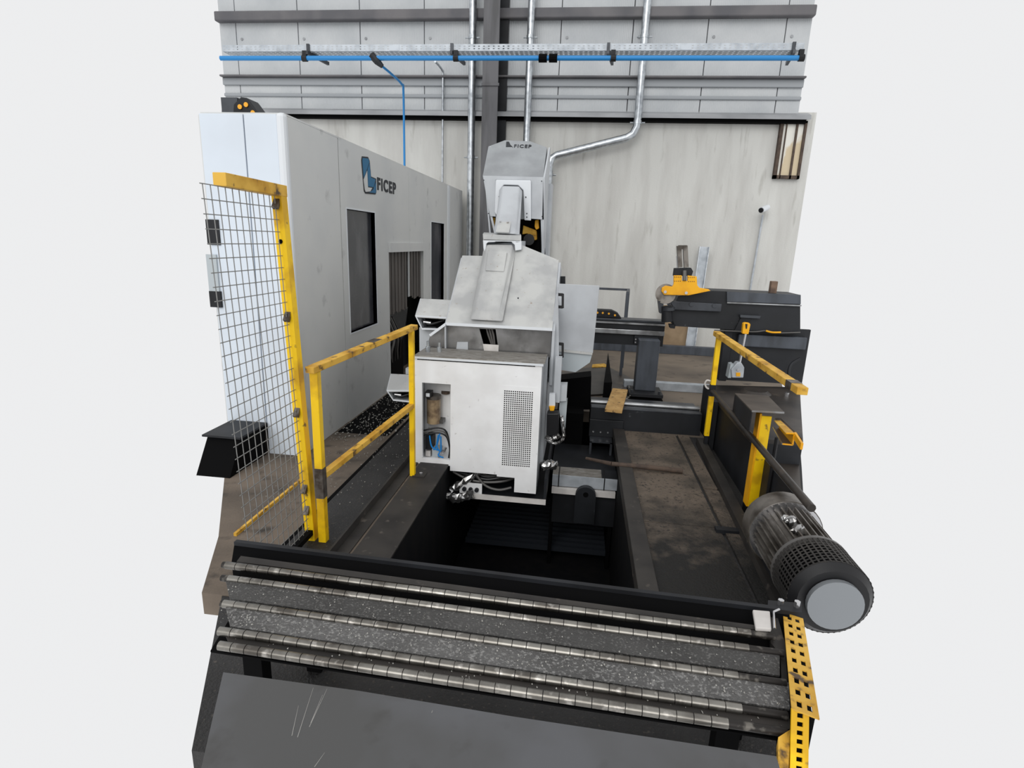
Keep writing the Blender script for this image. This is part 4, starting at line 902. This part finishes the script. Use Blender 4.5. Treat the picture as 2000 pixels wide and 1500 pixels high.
# yellow perforated guard, bent sheet beyond the roller ends
t = thing('perforated_guard', 'yellow perforated sheet guard covering the drive at the right end of the rollers', 'guard', (.75, 1.5, 0))
TL, BLn = P(1528, 1194, z=.5), P(1550, 1385, z=.5)
def guard(a, b, nx, ny, wd, nm):
    "sheet from a (far) to b (near), tilted so that it faces up"
    d_ = (b-a); L_ = d_.length; d_ /= L_
    xx = V((1, .05, -.12)).normalized(); xx = (xx-d_*xx.dot(d_)).normalized()
    return lattice(a, xx, d_, wd, L_, nx, ny, .52, .004, .008, .004).build(nm, 'yellow_worn' if nm == 'upper_sheet' else 'yellow', t)
g0 = P(1529, 1195, z=.47); g1 = P(1546, 1383, z=.565); g2 = P(1543, 1510, z=.44)
guard(g0, g1, 2, 10, .066, 'upper_sheet')
guard(g1, g2, 1, 7, .046, 'lower_sheet')
MB().loft([g0+V((.01, .01, -.03)), g0+V((.07, .01, -.04)), g0+V((.07, .01, -.12)), g0+V((.01, .01, -.12))], [g1+V((.01, 0, -.03)), g1+V((.06, 0, -.04)), g1+V((.06, 0, -.16)), g1+V((.01, 0, -.16))]).build('hole_shade_core', 'blacker', t)  # black core added under the sheet so its holes look dark
MB().loft([g1+V((.005, 0, -.03)), g1+V((.045, 0, -.04)), g1+V((.045, 0, -.16)), g1+V((.005, 0, -.16))], [g2+V((.005, 0, -.03)), g2+V((.045, 0, -.04)), g2+V((.045, 0, -.12)), g2+V((.005, 0, -.12))]).build('hole_shade_core', 'blacker', t)  # same darkening core under the lower sheet
MB().prism([P(1520, 1440, z=.5), P(1543, 1425, z=.5), P(1540, 1510, z=.46), P(1520, 1510, z=.46)], (0, 0, -.03)).build('side_fold', 'yellow_worn', t)
box(.72, .76, 1.45, 1.49, 0, .40).build('guard_stay', 'blacker', t)
#==================================================================== FOREGROUND PLATE
ZP = .5
t = thing('steel_plate', 'large grey steel plate with scratches at the bottom of the picture', 'plate', (-.2, 1.0, 0))
a_, b_ = P(436, 1313, z=ZP), P(1516, 1477, z=ZP)
c_, d_ = b_+V((-.02, -.34, 0)), a_+V((.16, -.34, 0))
MB().prism([a_, P(700, 1349, z=ZP), P(1000, 1399, z=ZP), b_, c_, d_], (0, 0, -.012)).build('plate', 'fore_plate', t)
for (q0_, q1_) in (((612, 1343), (581, 1440)), ((639, 1345), (604, 1420)), ((583, 1378), (570, 1437)), ((630, 1357), (607, 1412)), ((634, 1470), (614, 1498)), ((845, 1387), (843, 1392))):
    A_, B_ = P(*q0_, z=ZP+.0005), P(*q1_, z=ZP+.0005); nrm = (B_-A_).cross(V((0, 0, 1))).normalized()*.0009
    MB().add([A_-nrm*.4, A_+nrm*.4, B_+nrm, B_-nrm], [(0, 1, 2, 3)]).build('scratch', 'scratch', t)
for x_, y_ in ((-.7, 1.05), (.45, 1.05)): box(x_-.03, x_+.03, y_, y_+.06, 0, ZP-.012).build('trestle_leg', 'blacker', t)
#==================================================================== SWARF ON FLOOR
random.seed(9)
ch = MB()
for k_ in range(650):
    px_ = random.gauss(0, 1); y_ = random.uniform(4.3, 6.1); x_ = random.uniform(-2.1, -1.62)
    if random.random() < .3: y_ = random.uniform(3.2, 5.0); x_ = random.uniform(-2.1, -1.3)
    c_ = V((x_, y_, .012)); s_ = random.uniform(.003, .009) if y_ > 4.4 else random.uniform(.002, .005); an = random.uniform(0, 3.14)
    e1, e2 = V((math.cos(an), math.sin(an), 0))*s_, V((-math.sin(an), math.cos(an), 0))*s_*.45
    ch.add([c_-e1-e2, c_+e1-e2, c_+e1+e2+V((0, 0, s_*.5)), c_-e1+e2, c_-V((0, 0, .010))], [(0, 1, 2, 3), (0, 1, 4), (1, 2, 4), (2, 3, 4), (3, 0, 4)])
sw = ch.build('scattered_swarf', 'chip', None, kind='stuff'); tag(sw, 'shiny metal chips scattered on the floor beside the enclosure', 'metal chips')
tag(box(-2.1, -1.63, 4.55, 6.6, 0, .003).build('oil_stain', 'blacker', None), 'black oily patch on the floor under the chips beside the enclosure', 'stain')
